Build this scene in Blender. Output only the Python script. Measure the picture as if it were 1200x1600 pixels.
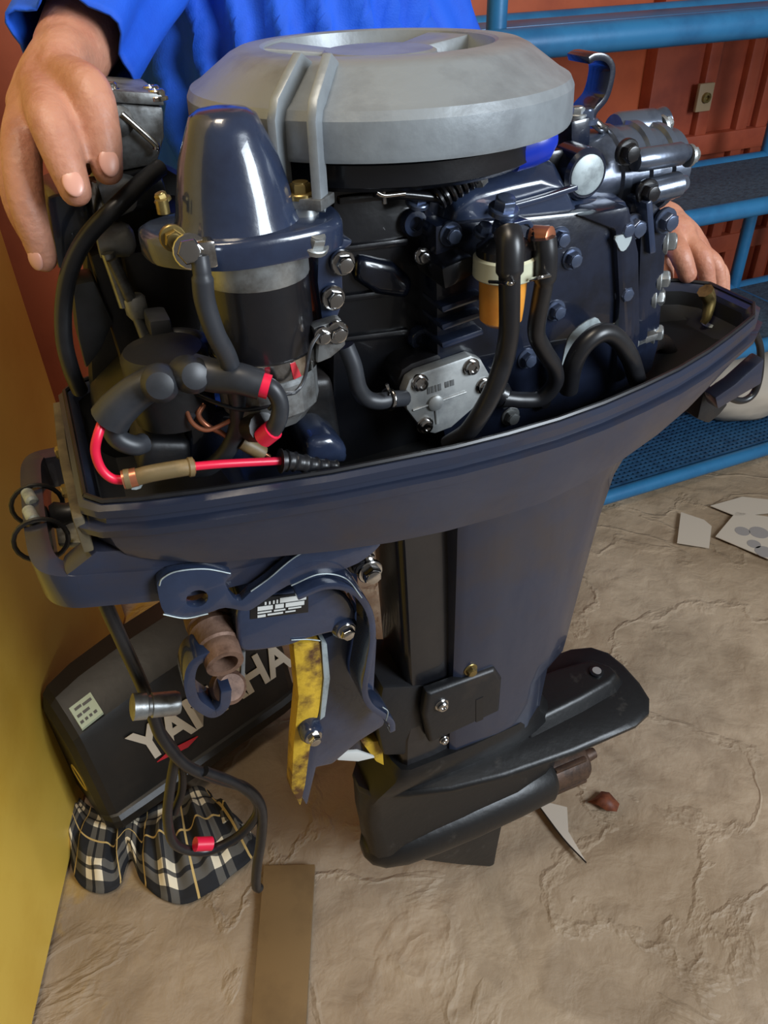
import bpy, bmesh, math, random
from mathutils import Vector, Matrix, noise
random.seed(7)
for o in list(bpy.data.objects): bpy.data.objects.remove(o)
scn = bpy.context.scene
C = scn.collection
R = math.radians

# ------------------------------------------------------------------ camera
F, PITCH, ROLL, H = 1200.0, R(37), R(2), 1.36
YAW, ORG = R(22), (0.0, 0.66)            # heading and foot point of the motor
cp, sp, cr, sr = math.cos(PITCH), math.sin(PITCH), math.cos(ROLL), math.sin(ROLL)
cam = bpy.data.objects.new('camera', bpy.data.cameras.new('camera')); C.objects.link(cam)
r0, up0, fw = Vector((1,0,0)), Vector((0,sp,cp)), Vector((0,cp,-sp))
ex, ey = r0*cr-up0*sr, r0*sr+up0*cr
M3 = Matrix((ex, ey, -fw)).transposed()
cam.matrix_world = Matrix.Translation((0,0,H)) @ M3.to_4x4()
cam.data.sensor_fit = 'HORIZONTAL'; cam.data.sensor_width = 36; cam.data.lens = 36*F/1200
cam.data.clip_start = .01
scn.camera = cam

# ------------------------------------------------------------------ light
w = bpy.data.worlds.new('world'); scn.world = w; w.use_nodes = True
bg = w.node_tree.nodes['Background']
bg.inputs[0].default_value = (.80,.74,.68,1); bg.inputs[1].default_value = .17
def area(name, loc, aim, size, energy, col):
    l = bpy.data.lights.new(name,'AREA'); l.shape='RECTANGLE'; l.size, l.size_y = size
    l.energy = energy; l.color = col
    o = bpy.data.objects.new(name,l); C.objects.link(o); o.location = loc
    o.rotation_euler = (Vector(aim)-Vector(loc)).to_track_quat('-Z','Y').to_euler(); return o
area('doorway_daylight', (2.0,-.65,1.95), (-.1,.75,.85), (1.0,1.2), 94, (.82,.91,1.0))
area('overhead_fill', (-.3,.1,3.0), (-.2,.7,.0), (.5,.5), 21, (1.0,.86,.68))  # added warm fill from above for parts the daylight leaves dark
scn.view_settings.view_transform = 'Standard'; scn.view_settings.look = 'None'
scn.view_settings.gamma = 1; scn.view_settings.use_curve_mapping = False
scn.view_settings.exposure = 0.0

# ------------------------------------------------------------------ pixel -> place
def ray(px,py):
    x0,y0=(px-600)/F,(800-py)/F
    x,y = x0*cr+y0*sr, -x0*sr+y0*cr
    return Vector((x, cp+y*sp, -sp+y*cp))
AU=(math.cos(YAW),math.sin(YAW)); AV=(math.sin(YAW),-math.cos(YAW))
def V(u,v,w): return Vector((u,-v,w))      # motor frame: u aft, v towards the near side, w up
def loc_(p):
    dx,dy=p.x-ORG[0],p.y-ORG[1]; return V(dx*AU[0]+dy*AU[1], dx*AV[0]+dy*AV[1], p.z)
def m(px,py,v):                            # on the motor-frame plane at lateral offset v
    d=ray(px,py); t=(v+ORG[0]*AV[0]+ORG[1]*AV[1])/(d.x*AV[0]+d.y*AV[1])
    return loc_(d*t+Vector((0,0,H)))
def mw(px,py,w):
    d=ray(px,py); return loc_(d*((w-H)/d.z)+Vector((0,0,H)))
def W(px,py,y):
    d=ray(px,py); return d*(y/d.y)+Vector((0,0,H))
def FW(px,py,z=0):
    d=ray(px,py); return d*((z-H)/d.z)+Vector((0,0,H))
def uv(u,v,w=0): return Vector((ORG[0]+u*AU[0]+v*AV[0], ORG[1]+u*AU[1]+v*AV[1], w))

# ------------------------------------------------------------------ materials
def srgb(r,g,b):
    f=lambda c:(c/255/12.92) if c/255<=.04045 else ((c/255+.055)/1.055)**2.4
    return (f(r),f(g),f(b),1)
MAT={}
def mat(name, col, rough=.5, metal=0, var=.0, col2=None, vscale=20, bump=0, bscale=60, coat=0, detail=6, thr=(.45,.65), trans=0, sss=0):
    x=bpy.data.materials.new(name); x.use_nodes=True; n=x.node_tree.nodes; l=x.node_tree.links
    b=n['Principled BSDF']; b.inputs['Roughness'].default_value=rough; b.inputs['Metallic'].default_value=metal
    b.inputs['Base Color'].default_value=col
    b.inputs['Coat Weight'].default_value=coat
    b.inputs['Transmission Weight'].default_value=trans
    if sss: b.inputs['Subsurface Weight'].default_value=sss; b.inputs['Subsurface Radius'].default_value=(.01,.004,.002); b.inputs['Subsurface Scale'].default_value=.6
    tc=n.new('ShaderNodeTexCoord')
    if col2 is not None:
        nz=n.new('ShaderNodeTexNoise'); nz.inputs['Scale'].default_value=vscale; nz.inputs['Detail'].default_value=detail; nz.inputs['Roughness'].default_value=.65
        l.new(tc.outputs['Object'],nz.inputs['Vector'])
        rp=n.new('ShaderNodeValToRGB'); rp.color_ramp.elements[0].position=thr[0]; rp.color_ramp.elements[1].position=thr[1]
        rp.color_ramp.elements[0].color=col; rp.color_ramp.elements[1].color=col2
        l.new(nz.outputs['Fac'],rp.inputs['Fac']); l.new(rp.outputs['Color'],b.inputs['Base Color'])
    if bump:
        nb=n.new('ShaderNodeTexNoise'); nb.inputs['Scale'].default_value=bscale; nb.inputs['Detail'].default_value=5
        l.new(tc.outputs['Object'],nb.inputs['Vector'])
        bp=n.new('ShaderNodeBump'); bp.inputs['Strength'].default_value=bump; bp.inputs['Distance'].default_value=.004
        l.new(nb.outputs['Fac'],bp.inputs['Height']); l.new(bp.outputs['Normal'],b.inputs['Normal'])
    MAT[name]=x; return x
mat('navy', srgb(42,52,74), .24, .0, col2=srgb(32,38,56), vscale=9, bump=.10, bscale=55, coat=.6)
mat('navy_worn', srgb(39,45,62), .30, .0, col2=srgb(52,46,48), vscale=7, bump=.10, bscale=40, coat=.4, thr=(.5,.75))
mat('navy_dark', srgb(24,30,46), .25, .0, col2=srgb(14,17,26), vscale=14, bump=.10, bscale=60, coat=.6)
mat('black_paint', srgb(17,18,22), .28, .0, col2=srgb(26,24,26), vscale=10, bump=.10, bscale=50, coat=.3)
mat('black_satin', srgb(24,24,26), .45, .0, col2=srgb(44,38,34), vscale=16, bump=.15, bscale=70, thr=(.52,.75))
mat('leg_front', srgb(22,19,19), .42, .0, col2=srgb(48,33,25), vscale=9, bump=.12, thr=(.5,.8))
mat('gear_black', srgb(19,19,20), .40, .0, col2=srgb(62,58,54), vscale=26, bump=.15, thr=(.60,.80))
mat('cover_grey', srgb(140,146,150), .40, .25, col2=srgb(112,116,120), vscale=16, bump=.10, bscale=90, thr=(.45,.75))
mat('alu', srgb(165,168,168), .36, .75, col2=srgb(120,118,114), vscale=30, bump=.15)
mat('alu_dull', srgb(130,132,132), .45, .6, col2=srgb(80,76,72), vscale=34, bump=.2)
mat('pump_grey', srgb(172,174,172), .45, .45, col2=srgb(140,142,142), vscale=30, bump=.1)
mat('chrome', srgb(205,205,205), .16, 1, col2=srgb(140,130,118), vscale=50)
mat('bolt_navy', srgb(70,84,112), .25, .6, col2=srgb(150,150,150), vscale=60, thr=(.5,.7))
mat('brass', srgb(150,130,80), .35, .8, col2=srgb(96,80,50), vscale=40)
mat('rubber', srgb(24,24,27), .35, 0, col2=srgb(34,34,36), vscale=20)
mat('liner_black', srgb(13,13,14), .7)
mat('rubber_grey', srgb(48,50,55), .42, 0, col2=srgb(36,38,42), vscale=20)
mat('amber', srgb(226,152,62), .25, 0, col2=srgb(205,124,40), vscale=12, trans=.0)
mat('cream_plastic', srgb(196,196,168), .4)
mat('red_wire', srgb(220,28,64), .35)
mat('copper', srgb(176,110,80), .35, .6)
mat('tape_olive', srgb(104,88,58), .5, 0, col2=srgb(130,108,72), vscale=40)
mat('blue_cap', srgb(20,50,170), .3)
mat('rust', srgb(120,92,76), .6, .3, col2=srgb(74,50,38), vscale=30, bump=.4, bscale=90)
mat('yellow_primer', srgb(196,158,44), .55, 0, col2=srgb(82,52,26), vscale=22, bump=.4, bscale=80, thr=(.46,.62))
mat('bare_metal', srgb(168,178,180), .5, .3, col2=srgb(130,138,140), vscale=60)
mat('label_black', srgb(22,22,24), .4)
mat('label_white', srgb(205,205,200), .5)
mat('brown_shaft', srgb(84,62,48), .5, .3, col2=srgb(48,36,30), vscale=30, bump=.3)
mat('gasket', srgb(92,82,62), .6, 0, col2=srgb(60,52,40), vscale=30)
mat('skin', srgb(184,130,106), .5, 0, col2=srgb(166,108,86), vscale=22, bump=.25, bscale=160, sss=.12)
mat('navy_grey', srgb(92,100,114), .28, .5, col2=srgb(60,66,80), vscale=18, bump=.12, coat=.3)
mat('nail', srgb(206,152,134), .35)
mat('hair', srgb(20,17,15), .5)
mat('shirt', srgb(10,84,205), .75, 0, col2=srgb(8,74,190), vscale=8, bump=.15, bscale=500)
mat('shorts', srgb(36,36,42), .8)
mat('wall_yellow', srgb(224,186,78), .45, 0, col2=srgb(212,170,62), vscale=3, bump=.06, bscale=10)
mat('wall_orange', srgb(176,84,48), .6, 0, col2=srgb(156,70,40), vscale=3)
mat('wood_shaded', srgb(150,68,44), .45, 0, col2=srgb(128,54,36), vscale=6)  # darker copy of the wall orange: shelf shade put into the door colour
mat('shelf_blue', srgb(44,112,158), .38, .1, col2=srgb(36,94,138), vscale=6, bump=.05)
mat('shelf_mesh', srgb(42,84,120), .5, .1, col2=srgb(30,64,96), vscale=40)
mat('mat_black', srgb(62,80,96), .65, 0, col2=srgb(44,58,72), vscale=60, bump=.6, bscale=120)
mat('cowl_black', srgb(26,24,22), .42, 0, col2=srgb(36,32,28), vscale=9, bump=.06)
mat('decal_white', srgb(206,196,180), .55)
mat('decal_red', srgb(190,40,52), .5)
mat('decal_yellow', srgb(190,160,60), .5)
mat('decal_dim', srgb(60,48,42), .5)
mat('sticker', srgb(190,206,182), .5)
mat('cardboard', srgb(124,98,62), .75, 0, col2=srgb(108,84,52), vscale=8)
mat('paper', srgb(186,174,158), .7)
mat('grey_spot', srgb(140,134,130), .7)
mat('leaf', srgb(128,66,36), .6, 0, col2=srgb(90,44,26), vscale=30)
mat('cord_white', srgb(190,180,175), .5)
mat('outlet', srgb(150,128,100), .5)

def floor_mat():
    x=bpy.data.materials.new('cement'); x.use_nodes=True; n=x.node_tree.nodes; l=x.node_tree.links; b=n['Principled BSDF']
    b.inputs['Roughness'].default_value=.62
    tc=n.new('ShaderNodeTexCoord')
    def nz(s,d,dist=0):
        q=n.new('ShaderNodeTexNoise'); q.inputs['Scale'].default_value=s; q.inputs['Detail'].default_value=d; q.inputs['Distortion'].default_value=dist
        l.new(tc.outputs['Object'],q.inputs['Vector']); return q
    a=nz(2.2,8,.4); rp=n.new('ShaderNodeValToRGB'); e=rp.color_ramp.elements
    e[0].position=.32; e[0].color=srgb(142,122,98); e[1].position=.68; e[1].color=srgb(176,156,132)
    l.new(a.outputs['Fac'],rp.inputs['Fac'])
    c=nz(7,6,1.2); rp2=n.new('ShaderNodeValToRGB'); e=rp2.color_ramp.elements
    e[0].position=.36; e[0].color=(.72,.70,.68,1); e[1].position=.52; e[1].color=(1,1,1,1)
    l.new(c.outputs['Fac'],rp2.inputs['Fac'])
    mx=n.new('ShaderNodeMixRGB'); mx.blend_type='MULTIPLY'; mx.inputs[0].default_value=.7
    l.new(rp.outputs['Color'],mx.inputs[1]); l.new(rp2.outputs['Color'],mx.inputs[2])
    # yellow paint drips beside the wall
    y=nz(9,4,.5); ry=n.new('ShaderNodeValToRGB'); ry.color_ramp.elements[0].position=.56; ry.color_ramp.elements[1].position=.70
    l.new(y.outputs['Fac'],ry.inputs['Fac'])
    sx=n.new('ShaderNodeSeparateXYZ'); l.new(tc.outputs['Object'],sx.inputs[0])
    mr=n.new('ShaderNodeMapRange'); mr.inputs[1].default_value=-.62; mr.inputs[2].default_value=-.30; mr.inputs[3].default_value=1; mr.inputs[4].default_value=0
    l.new(sx.outputs['X'],mr.inputs[0])
    mu=n.new('ShaderNodeMath'); mu.operation='MULTIPLY'; l.new(mr.outputs[0],mu.inputs[0]); l.new(ry.outputs['Color'],mu.inputs[1])
    mx2=n.new('ShaderNodeMixRGB'); l.new(mu.outputs[0],mx2.inputs[0]); l.new(mx.outputs[0],mx2.inputs[1]); mx2.inputs[2].default_value=srgb(176,140,58)
    l.new(mx2.outputs[0],b.inputs['Base Color'])
    # fine relief
    f=nz(20,8,.3); g=nz(3.2,6,.6)
    wv=n.new('ShaderNodeMath'); wv.operation='SUBTRACT'; wv.inputs[1].default_value=.5; l.new(g.outputs['Fac'],wv.inputs[0])
    ab=n.new('ShaderNodeMath'); ab.operation='ABSOLUTE'; l.new(wv.outputs[0],ab.inputs[0])
    rr=n.new('ShaderNodeMapRange'); rr.inputs[1].default_value=0; rr.inputs[2].default_value=.022; rr.inputs[3].default_value=.35; rr.inputs[4].default_value=0
    l.new(ab.outputs[0],rr.inputs[0])
    ad=n.new('ShaderNodeMath'); ad.operation='ADD'; l.new(rr.outputs[0],ad.inputs[0]); l.new(f.outputs['Fac'],ad.inputs[1])
    bp=n.new('ShaderNodeBump'); bp.inputs['Strength'].default_value=.55; bp.inputs['Distance'].default_value=.014
    l.new(ad.outputs[0],bp.inputs['Height']); l.new(bp.outputs['Normal'],b.inputs['Normal'])
    MAT['cement']=x
floor_mat()
def plaid_mat():
    x=bpy.data.materials.new('plaid'); x.use_nodes=True; n=x.node_tree.nodes; l=x.node_tree.links; b=n['Principled BSDF']; b.inputs['Roughness'].default_value=.85
    tc=n.new('ShaderNodeTexCoord'); sx=n.new('ShaderNodeSeparateXYZ'); l.new(tc.outputs['UV'],sx.inputs[0])
    def band(out,period,lo,hi):
        a=n.new('ShaderNodeMath'); a.operation='MULTIPLY'; a.inputs[1].default_value=period; l.new(out,a.inputs[0])
        f=n.new('ShaderNodeMath'); f.operation='FRACT'; l.new(a.outputs[0],f.inputs[0])
        g=n.new('ShaderNodeMath'); g.operation='GREATER_THAN'; g.inputs[1].default_value=lo; l.new(f.outputs[0],g.inputs[0])
        h=n.new('ShaderNodeMath'); h.operation='LESS_THAN'; h.inputs[1].default_value=hi; l.new(f.outputs[0],h.inputs[0])
        k=n.new('ShaderNodeMath'); k.operation='MULTIPLY'; l.new(g.outputs[0],k.inputs[0]); l.new(h.outputs[0],k.inputs[1]); return k.outputs[0]
    def addv(a,c):
        k=n.new('ShaderNodeMath'); k.operation='ADD'; l.new(a,k.inputs[0]); l.new(c,k.inputs[1]); return k.outputs[0]
    P=4.5
    s=addv(addv(band(sx.outputs['X'],P,.10,.24),band(sx.outputs['X'],P,.30,.44)),addv(band(sx.outputs['Y'],P,.10,.24),band(sx.outputs['Y'],P,.30,.44)))
    rp=n.new('ShaderNodeValToRGB'); rp.color_ramp.interpolation='CONSTANT'; e=rp.color_ramp.elements
    e[0].position=0; e[0].color=srgb(20,20,24); e[1].position=.3; e[1].color=srgb(84,80,74); z=e.new(.75); z.color=srgb(222,208,180)
    hf=n.new('ShaderNodeMath'); hf.operation='MULTIPLY'; hf.inputs[1].default_value=.5; l.new(s,hf.inputs[0]); l.new(hf.outputs[0],rp.inputs['Fac'])
    th=addv(band(sx.outputs['X'],P,.72,.76),band(sx.outputs['Y'],P,.72,.76))
    mx=n.new('ShaderNodeMixRGB'); l.new(th,mx.inputs[0]); l.new(rp.outputs['Color'],mx.inputs[1]); mx.inputs[2].default_value=srgb(190,160,100)
    l.new(mx.outputs[0],b.inputs['Base Color']); MAT['plaid']=x
plaid_mat()

# ------------------------------------------------------------------ mesh helpers
def finish(name, bm, material, parent=None, smooth=38, bevel=0, seg=2, mods=None):
    if bevel:
        bmesh.ops.recalc_face_normals(bm, faces=bm.faces)
        es=[e for e in bm.edges if len(e.link_faces)==2 and e.calc_face_angle(0)>R(32)]
        bmesh.ops.bevel(bm, geom=es, offset=bevel, segments=seg, profile=.6, affect='EDGES', clamp_overlap=True)
    bmesh.ops.recalc_face_normals(bm, faces=bm.faces)
    me=bpy.data.meshes.new(name); bm.to_mesh(me); bm.free()
    for p in me.polygons: p.use_smooth=True
    me.set_sharp_from_angle(angle=R(smooth))
    me.materials.append(MAT[material])
    o=bpy.data.objects.new(name, me); C.objects.link(o)
    if parent: o.parent=parent
    return o
def tag(o,label,cat=None,group=None,kind=None):
    if label: o['label']=label
    if cat: o['category']=cat
    if group: o['group']=group
    if kind: o['kind']=kind
    return o
def add_loft(bm, rings, cap=True, closed=True):
    vs=[[bm.verts.new(p) for p in r] for r in rings]
    n=len(vs[0])
    for a,b in zip(vs,vs[1:]):
        for i in range(n if closed else n-1):
            j=(i+1)%n
            try: bm.faces.new((a[i],a[j],b[j],b[i]))
            except ValueError: pass
    if cap:
        bm.faces.new(vs[0][::-1]); bm.faces.new(vs[-1])
    return vs
def add_prism(bm, pts, off):
    """closed polygon pts extruded by vector off"""
    add_loft(bm,[[Vector(p) for p in pts],[Vector(p)+off for p in pts]])
def mprism(pix, v0, v1):
    """outline given on the plane v1 (near face), extruded back to v0"""
    bm=bmesh.new(); add_prism(bm,[m(x,y,v1) for x,y in pix], V(0,v0-v1,0)); return bm
def holed(bm, outer, holes, off):
    """plate with holes: outlines are Vectors in one plane"""
    allv=[]; es=[]
    for lp in [outer]+holes:
        vs=[bm.verts.new(p) for p in lp]; allv.append(vs)
        es+=[bm.edges.new((vs[i],vs[(i+1)%len(vs)])) for i in range(len(vs))]
    r=bmesh.ops.triangle_fill(bm, use_beauty=True, use_dissolve=False, edges=es)
    fs=[g for g in r['geom'] if isinstance(g,bmesh.types.BMFace)]
    e=bmesh.ops.extrude_face_region(bm, geom=fs)
    bmesh.ops.translate(bm, vec=off, verts=[g for g in e['geom'] if isinstance(g,bmesh.types.BMVert)])
def frame_of(d):
    d=Vector(d).normalized(); a=Vector((0,0,1)) if abs(d.z)<.9 else Vector((1,0,0))
    x=a.cross(d).normalized(); return x, d.cross(x), d
def circle(c, d, r, n=20, ph=0):
    x,y,_=frame_of(d); c=Vector(c)
    return [c+x*r*math.cos(2*math.pi*i/n+ph)+y*r*math.sin(2*math.pi*i/n+ph) for i in range(n)]
def add_lathe(bm, c, d, prof, n=28, cap=True):
    """prof: list of (radius, height along d)"""
    d=Vector(d).normalized(); add_loft(bm,[circle(Vector(c)+d*h, d, max(r,1e-4), n) for r,h in prof], cap)
def spline(pts, k=8):
    pts=[Vector(p) for p in pts]; P=[pts[0]*2-pts[1]]+pts+[pts[-1]*2-pts[-2]]; out=[]
    for i in range(1,len(P)-2):
        for j in range(k):
            t=j/k; a,b,c,d=P[i-1],P[i],P[i+1],P[i+2]
            out.append(.5*((2*b)+(c-a)*t+(2*a-5*b+4*c-d)*t*t+(3*b-a-3*c+d)*t**3))
    out.append(pts[-1]); return out
def add_tube(bm, pts, rad, n=10, k=8, smooth=True, square=False, cap=True):
    q=spline(pts,k) if smooth else [Vector(p) for p in pts]
    N=len(q); rf=rad if callable(rad) else (lambda t: rad)
    T=[(q[min(i+1,N-1)]-q[max(i-1,0)]).normalized() for i in range(N)]
    x,y,_=frame_of(T[0]); rings=[]
    for i in range(N):
        x=(x-T[i]*x.dot(T[i])).normalized(); y=T[i].cross(x); r=rf(i/(N-1))
        rings.append([q[i]+x*r*math.cos(2*math.pi*j/n)+y*r*math.sin(2*math.pi*j/n) for j in range(n)])
    add_loft(bm,rings,cap)
def tube(name, pts, rad, material, parent, n=10, k=8, smooth=True):
    bm=bmesh.new(); add_tube(bm,pts,rad,n,k,smooth); return finish(name,bm,material,parent,60)
def add_strap(bm, pts, side, wd, th, k=8):
    """flat bar along pts; side = width direction"""
    q=spline(pts,k); N=len(q); s=Vector(side).normalized(); rings=[]
    for i in range(N):
        t=(q[min(i+1,N-1)]-q[max(i-1,0)]).normalized(); nn=t.cross(s).normalized()
        rings.append([q[i]+s*a*wd/2+nn*b*th/2 for a,b in((-1,-1),(1,-1),(1,1),(-1,1))])
    add_loft(bm,rings)
def add_box(bm,c,sx,sy,sz,rot=None):
    r=bmesh.ops.create_cube(bm,size=1)
    mt=Matrix.Translation(c) @ (rot.to_4x4() if rot else Matrix()) @ Matrix.Diagonal((sx,sy,sz,1))
    bmesh.ops.transform(bm,matrix=mt,verts=r['verts'])
def smoothpoly(pts,k=5):
    """closed Catmull-Rom"""
    pts=[Vector(p) for p in pts]; n=len(pts); out=[]
    for i in range(n):
        a,b,c,d=pts[i-1],pts[i],pts[(i+1)%n],pts[(i+2)%n]
        for j in range(k):
            t=j/k; out.append(.5*((2*b)+(c-a)*t+(2*a-5*b+4*c-d)*t*t+(3*b-a-3*c+d)*t**3))
    return out
NEAR=V(0,1,0)
# bolts share three meshes
def bolt_mesh(name, material, phil=False):
    bm=bmesh.new(); z=Vector((0,0,1))
    add_lathe(bm,(0,0,0),z,[(1.35,-.3),(1.35,.12),(1.25,.22),(.9,.24)],18)
    if phil: add_lathe(bm,(0,0,0),z,[(1.05,.2),(1.05,.75),(.85,.95),(.5,.98),(.45,.7)],16)
    else:
        add_loft(bm,[circle((0,0,h),z,r,6) for r,h in((1,.2),(1,.85),(.9,1.0))])
        add_lathe(bm,(0,0,0),z,[(.8,.95),(.75,1.12),(.6,1.16)],14)
    o=finish(name,bm,material); me=o.data; bpy.data.objects.remove(o); return me
BM={'navy':bolt_mesh('bolt','bolt_navy'),'chrome':bolt_mesh('bolt','chrome'),'alu':bolt_mesh('bolt','alu'),
    'brass':bolt_mesh('bolt','brass'),'screw':bolt_mesh('screw','chrome',True),'black':bolt_mesh('bolt','black_paint')}
def bolt(p, r, parent, kind='navy', d=None, name='bolt'):
    o=bpy.data.objects.new('screw' if kind=='screw' else name, BM[kind]); C.objects.link(o); o.parent=parent
    d=Vector(d if d is not None else NEAR)
    o.matrix_local=Matrix.Translation(p)@d.to_track_quat('Z','Y').to_matrix().to_4x4()@Matrix.Rotation(random.random()*2,4,'Z')@Matrix.Scale(r,4)
    return o
def fill_text(txt, name, origin, xdir, ydir, height, material, parent, extr=.0006, shear=0, xscale=1, bold=0):
    cu=bpy.data.curves.new(name,'FONT'); cu.body=txt; cu.size=1; cu.extrude=.01; cu.offset=bold; cu.shear=shear; cu.resolution_u=3
    t=bpy.data.objects.new(name,cu); C.objects.link(t)
    dg=bpy.context.evaluated_depsgraph_get(); dg.update()
    me=bpy.data.meshes.new_from_object(t.evaluated_get(dg)); bpy.data.objects.remove(t)
    x=Vector(xdir).normalized(); y=Vector(ydir); y=(y-x*y.dot(x)).normalized(); z=x.cross(y)
    mt=Matrix.Translation(origin)@Matrix((x*height*xscale,y*height,z*extr*100)).transposed().to_4x4()
    me.transform(mt); me.materials.clear(); me.materials.append(MAT[material]); me.name=name
    o=bpy.data.objects.new(name,me); C.objects.link(o)
    if parent: o.parent=parent
    return o

# ================================================================== the setting
def floor():
    bm=bmesh.new(); nx,ny=230,200; x0,x1,y0,y1=-1.3,2.6,-.3,2.75
    g=[]
    for j in range(ny+1):
        for i in range(nx+1):
            x=x0+(x1-x0)*i/nx; y=y0+(y1-y0)*j/ny
            p=Vector((x,y,0)); h=noise.noise(p*3.1)*.5+noise.noise(p*8+Vector((9,3,1)))*.35
            rid=max(0,1-abs(noise.noise(p*4.3+Vector((2,7,5))+Vector((noise.noise(p*2),noise.noise(p*2.3),0))))*9)
            g.append(bm.verts.new((x,y,-.006+h*.0022+rid*.0045)))
    for j in range(ny):
        for i in range(nx):
            a=j*(nx+1)+i; bm.faces.new((g[a],g[a+1],g[a+nx+2],g[a+nx+1]))
    return tag(finish('floor',bm,'cement',smooth=180),None,kind='structure')
floor()
def wall_slab(name, a, b, z0, z1, th, material):
    """vertical slab from a to b (xy), thickness th to the left of a->b"""
    a,b=Vector((a[0],a[1],0)),Vector((b[0],b[1],0)); d=(b-a).normalized(); nrm=Vector((-d.y,d.x,0))*th
    bm=bmesh.new(); add_prism(bm,[a+Vector((0,0,z0)),b+Vector((0,0,z0)),b+nrm+Vector((0,0,z0)),a+nrm+Vector((0,0,z0))],Vector((0,0,z1-z0)))
    return tag(finish(name,bm,material,bevel=.004),None,kind='structure')
wall_slab('wall_left',(-.555,.20),(-.660,1.40),.006,2.5,.05,'wall_yellow')
pa,pb=uv(-1.6,-1.45),uv(3.2,-1.45)
wall_slab('wall_back',pa,pb,-.01,2.6,.08,'wall_orange')

# timber door beyond the rack, wall orange darkened for the shade there
frm=bpy.data.objects.new('door_1',None); C.objects.link(frm); frm.location=(ORG[0],ORG[1],0); frm.rotation_euler=(0,0,YAW); tag(frm,None,kind='structure')
def vbox(u0,u1,v0,v1,w0,w1):
    bm=bmesh.new(); add_box(bm,V((u0+u1)/2,(v0+v1)/2,(w0+w1)/2),abs(u1-u0),abs(v1-v0),abs(w1-w0)); return bm
finish('door_panel',vbox(1.45,2.6,-1.40,-1.449,.0,2.1),'wood_shaded',frm,bevel=.004)
for k,uu in enumerate((1.62,1.78,1.86,2.02,2.10)):
    finish('stile',vbox(uu,uu+.045,-1.375,-1.41,.0,2.1),'wood_shaded',frm,bevel=.008)
for ww in (.45,.78):
    finish('rail',vbox(1.47,2.55,-1.37,-1.41,ww,ww+.06),'wood_shaded',frm,bevel=.006)
op=m(1100,152,-1.368); ol=bmesh.new(); add_box(ol,op,.055,.012,.075)
oo=finish('lock_plate',ol,'outlet',frm,bevel=.003)
ob=bmesh.new(); add_lathe(ob,op+V(0,.005,0),NEAR,[(.014,0),(.014,.01),(.007,.011),(.006,.004)],14); finish('keyhole_rose',ob,'brass',oo)

# blue steel rack
rack=bpy.data.objects.new('storage_rack',None); C.objects.link(rack); rack.location=(ORG[0],ORG[1],0); rack.rotation_euler=(0,0,YAW)
tag(rack,'blue painted tubular steel storage rack with mesh shelves against the orange wall','rack')
RV0,RV1,RU0,RU1=-.80,-1.16,.590,1.95
def rtube(name,a,b,r,parent=rack,material='shelf_blue'): return tube(name,[V(*a),V(*b)],r,material,parent,14,1,False)
for u,v in ((RU0,RV0-.03),(1.70,RV1),(RU1,RV0-.03),(RU0,RV1),(RU1,RV1)): rtube('post',(u,v,.0),(u,v,1.75),.019)
for w_,mt in ((.042,'shelf_mesh'),(.42,'mat_black'),(.81,'mat_black'),(1.19,'shelf_blue')):
    rtube('front_rail',(RU0-.05,RV0,w_),(RU1+.05,RV0,w_),.027 if w_>1 else .021)
    rtube('rear_rail',(RU0-.05,RV1,w_),(RU1+.05,RV1,w_),.019)
    for u in (RU0,RU1): rtube('side_rail',(u,RV0,w_),(u,RV1,w_),.016)
    rtube('cross_rail',(1.70,RV0,w_-.005),(1.70,RV1,w_-.005),.014)
    if w_==1.19:
        finish('top_deck',vbox(RU0,RU1,-.90,-1.02,w_+.010,w_+.018),'shelf_blue',rack,bevel=.002); rtube('middle_rail',(RU0,-.89,w_),(RU1,-.89,w_),.015); rtube('middle_rail',(RU0,-1.02,w_),(RU1,-1.02,w_),.015)
    else:
        sh=finish('shelf_deck',vbox(RU0,RU1,RV0-.012,RV1+.012,w_-.004,w_+.008),mt,rack)
        if w_<.1:   # woven mesh deck of the lowest shelf: strands in both directions
            bm=bmesh.new()
            for k in range(74):
                u=RU0+.02+(RU1-RU0-.04)*k/73; add_box(bm,V(u,(RV0+RV1)/2,w_+.0105),.008,.31,.005)
            for k in range(20):
                v=RV0-.025+(RV1-RV0+.05)*k/19; add_box(bm,V((RU0+RU1)/2,v,w_+.0125),RU1-RU0-.03,.006,.004)
            q=finish('woven_mesh',bm,'shelf_mesh',sh); q['kind']='stuff'

# ================================================================== the outboard motor
motor=bpy.data.objects.new('outboard_motor',None); C.objects.link(motor); motor.location=(ORG[0],ORG[1],0); motor.rotation_euler=(0,0,YAW)
tag(motor,'navy blue outboard boat motor with its hood off, held upright on its skeg','outboard motor')
def part(name,bm,material,parent=motor,**k): return finish(name,bm,material,parent,**k)

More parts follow.
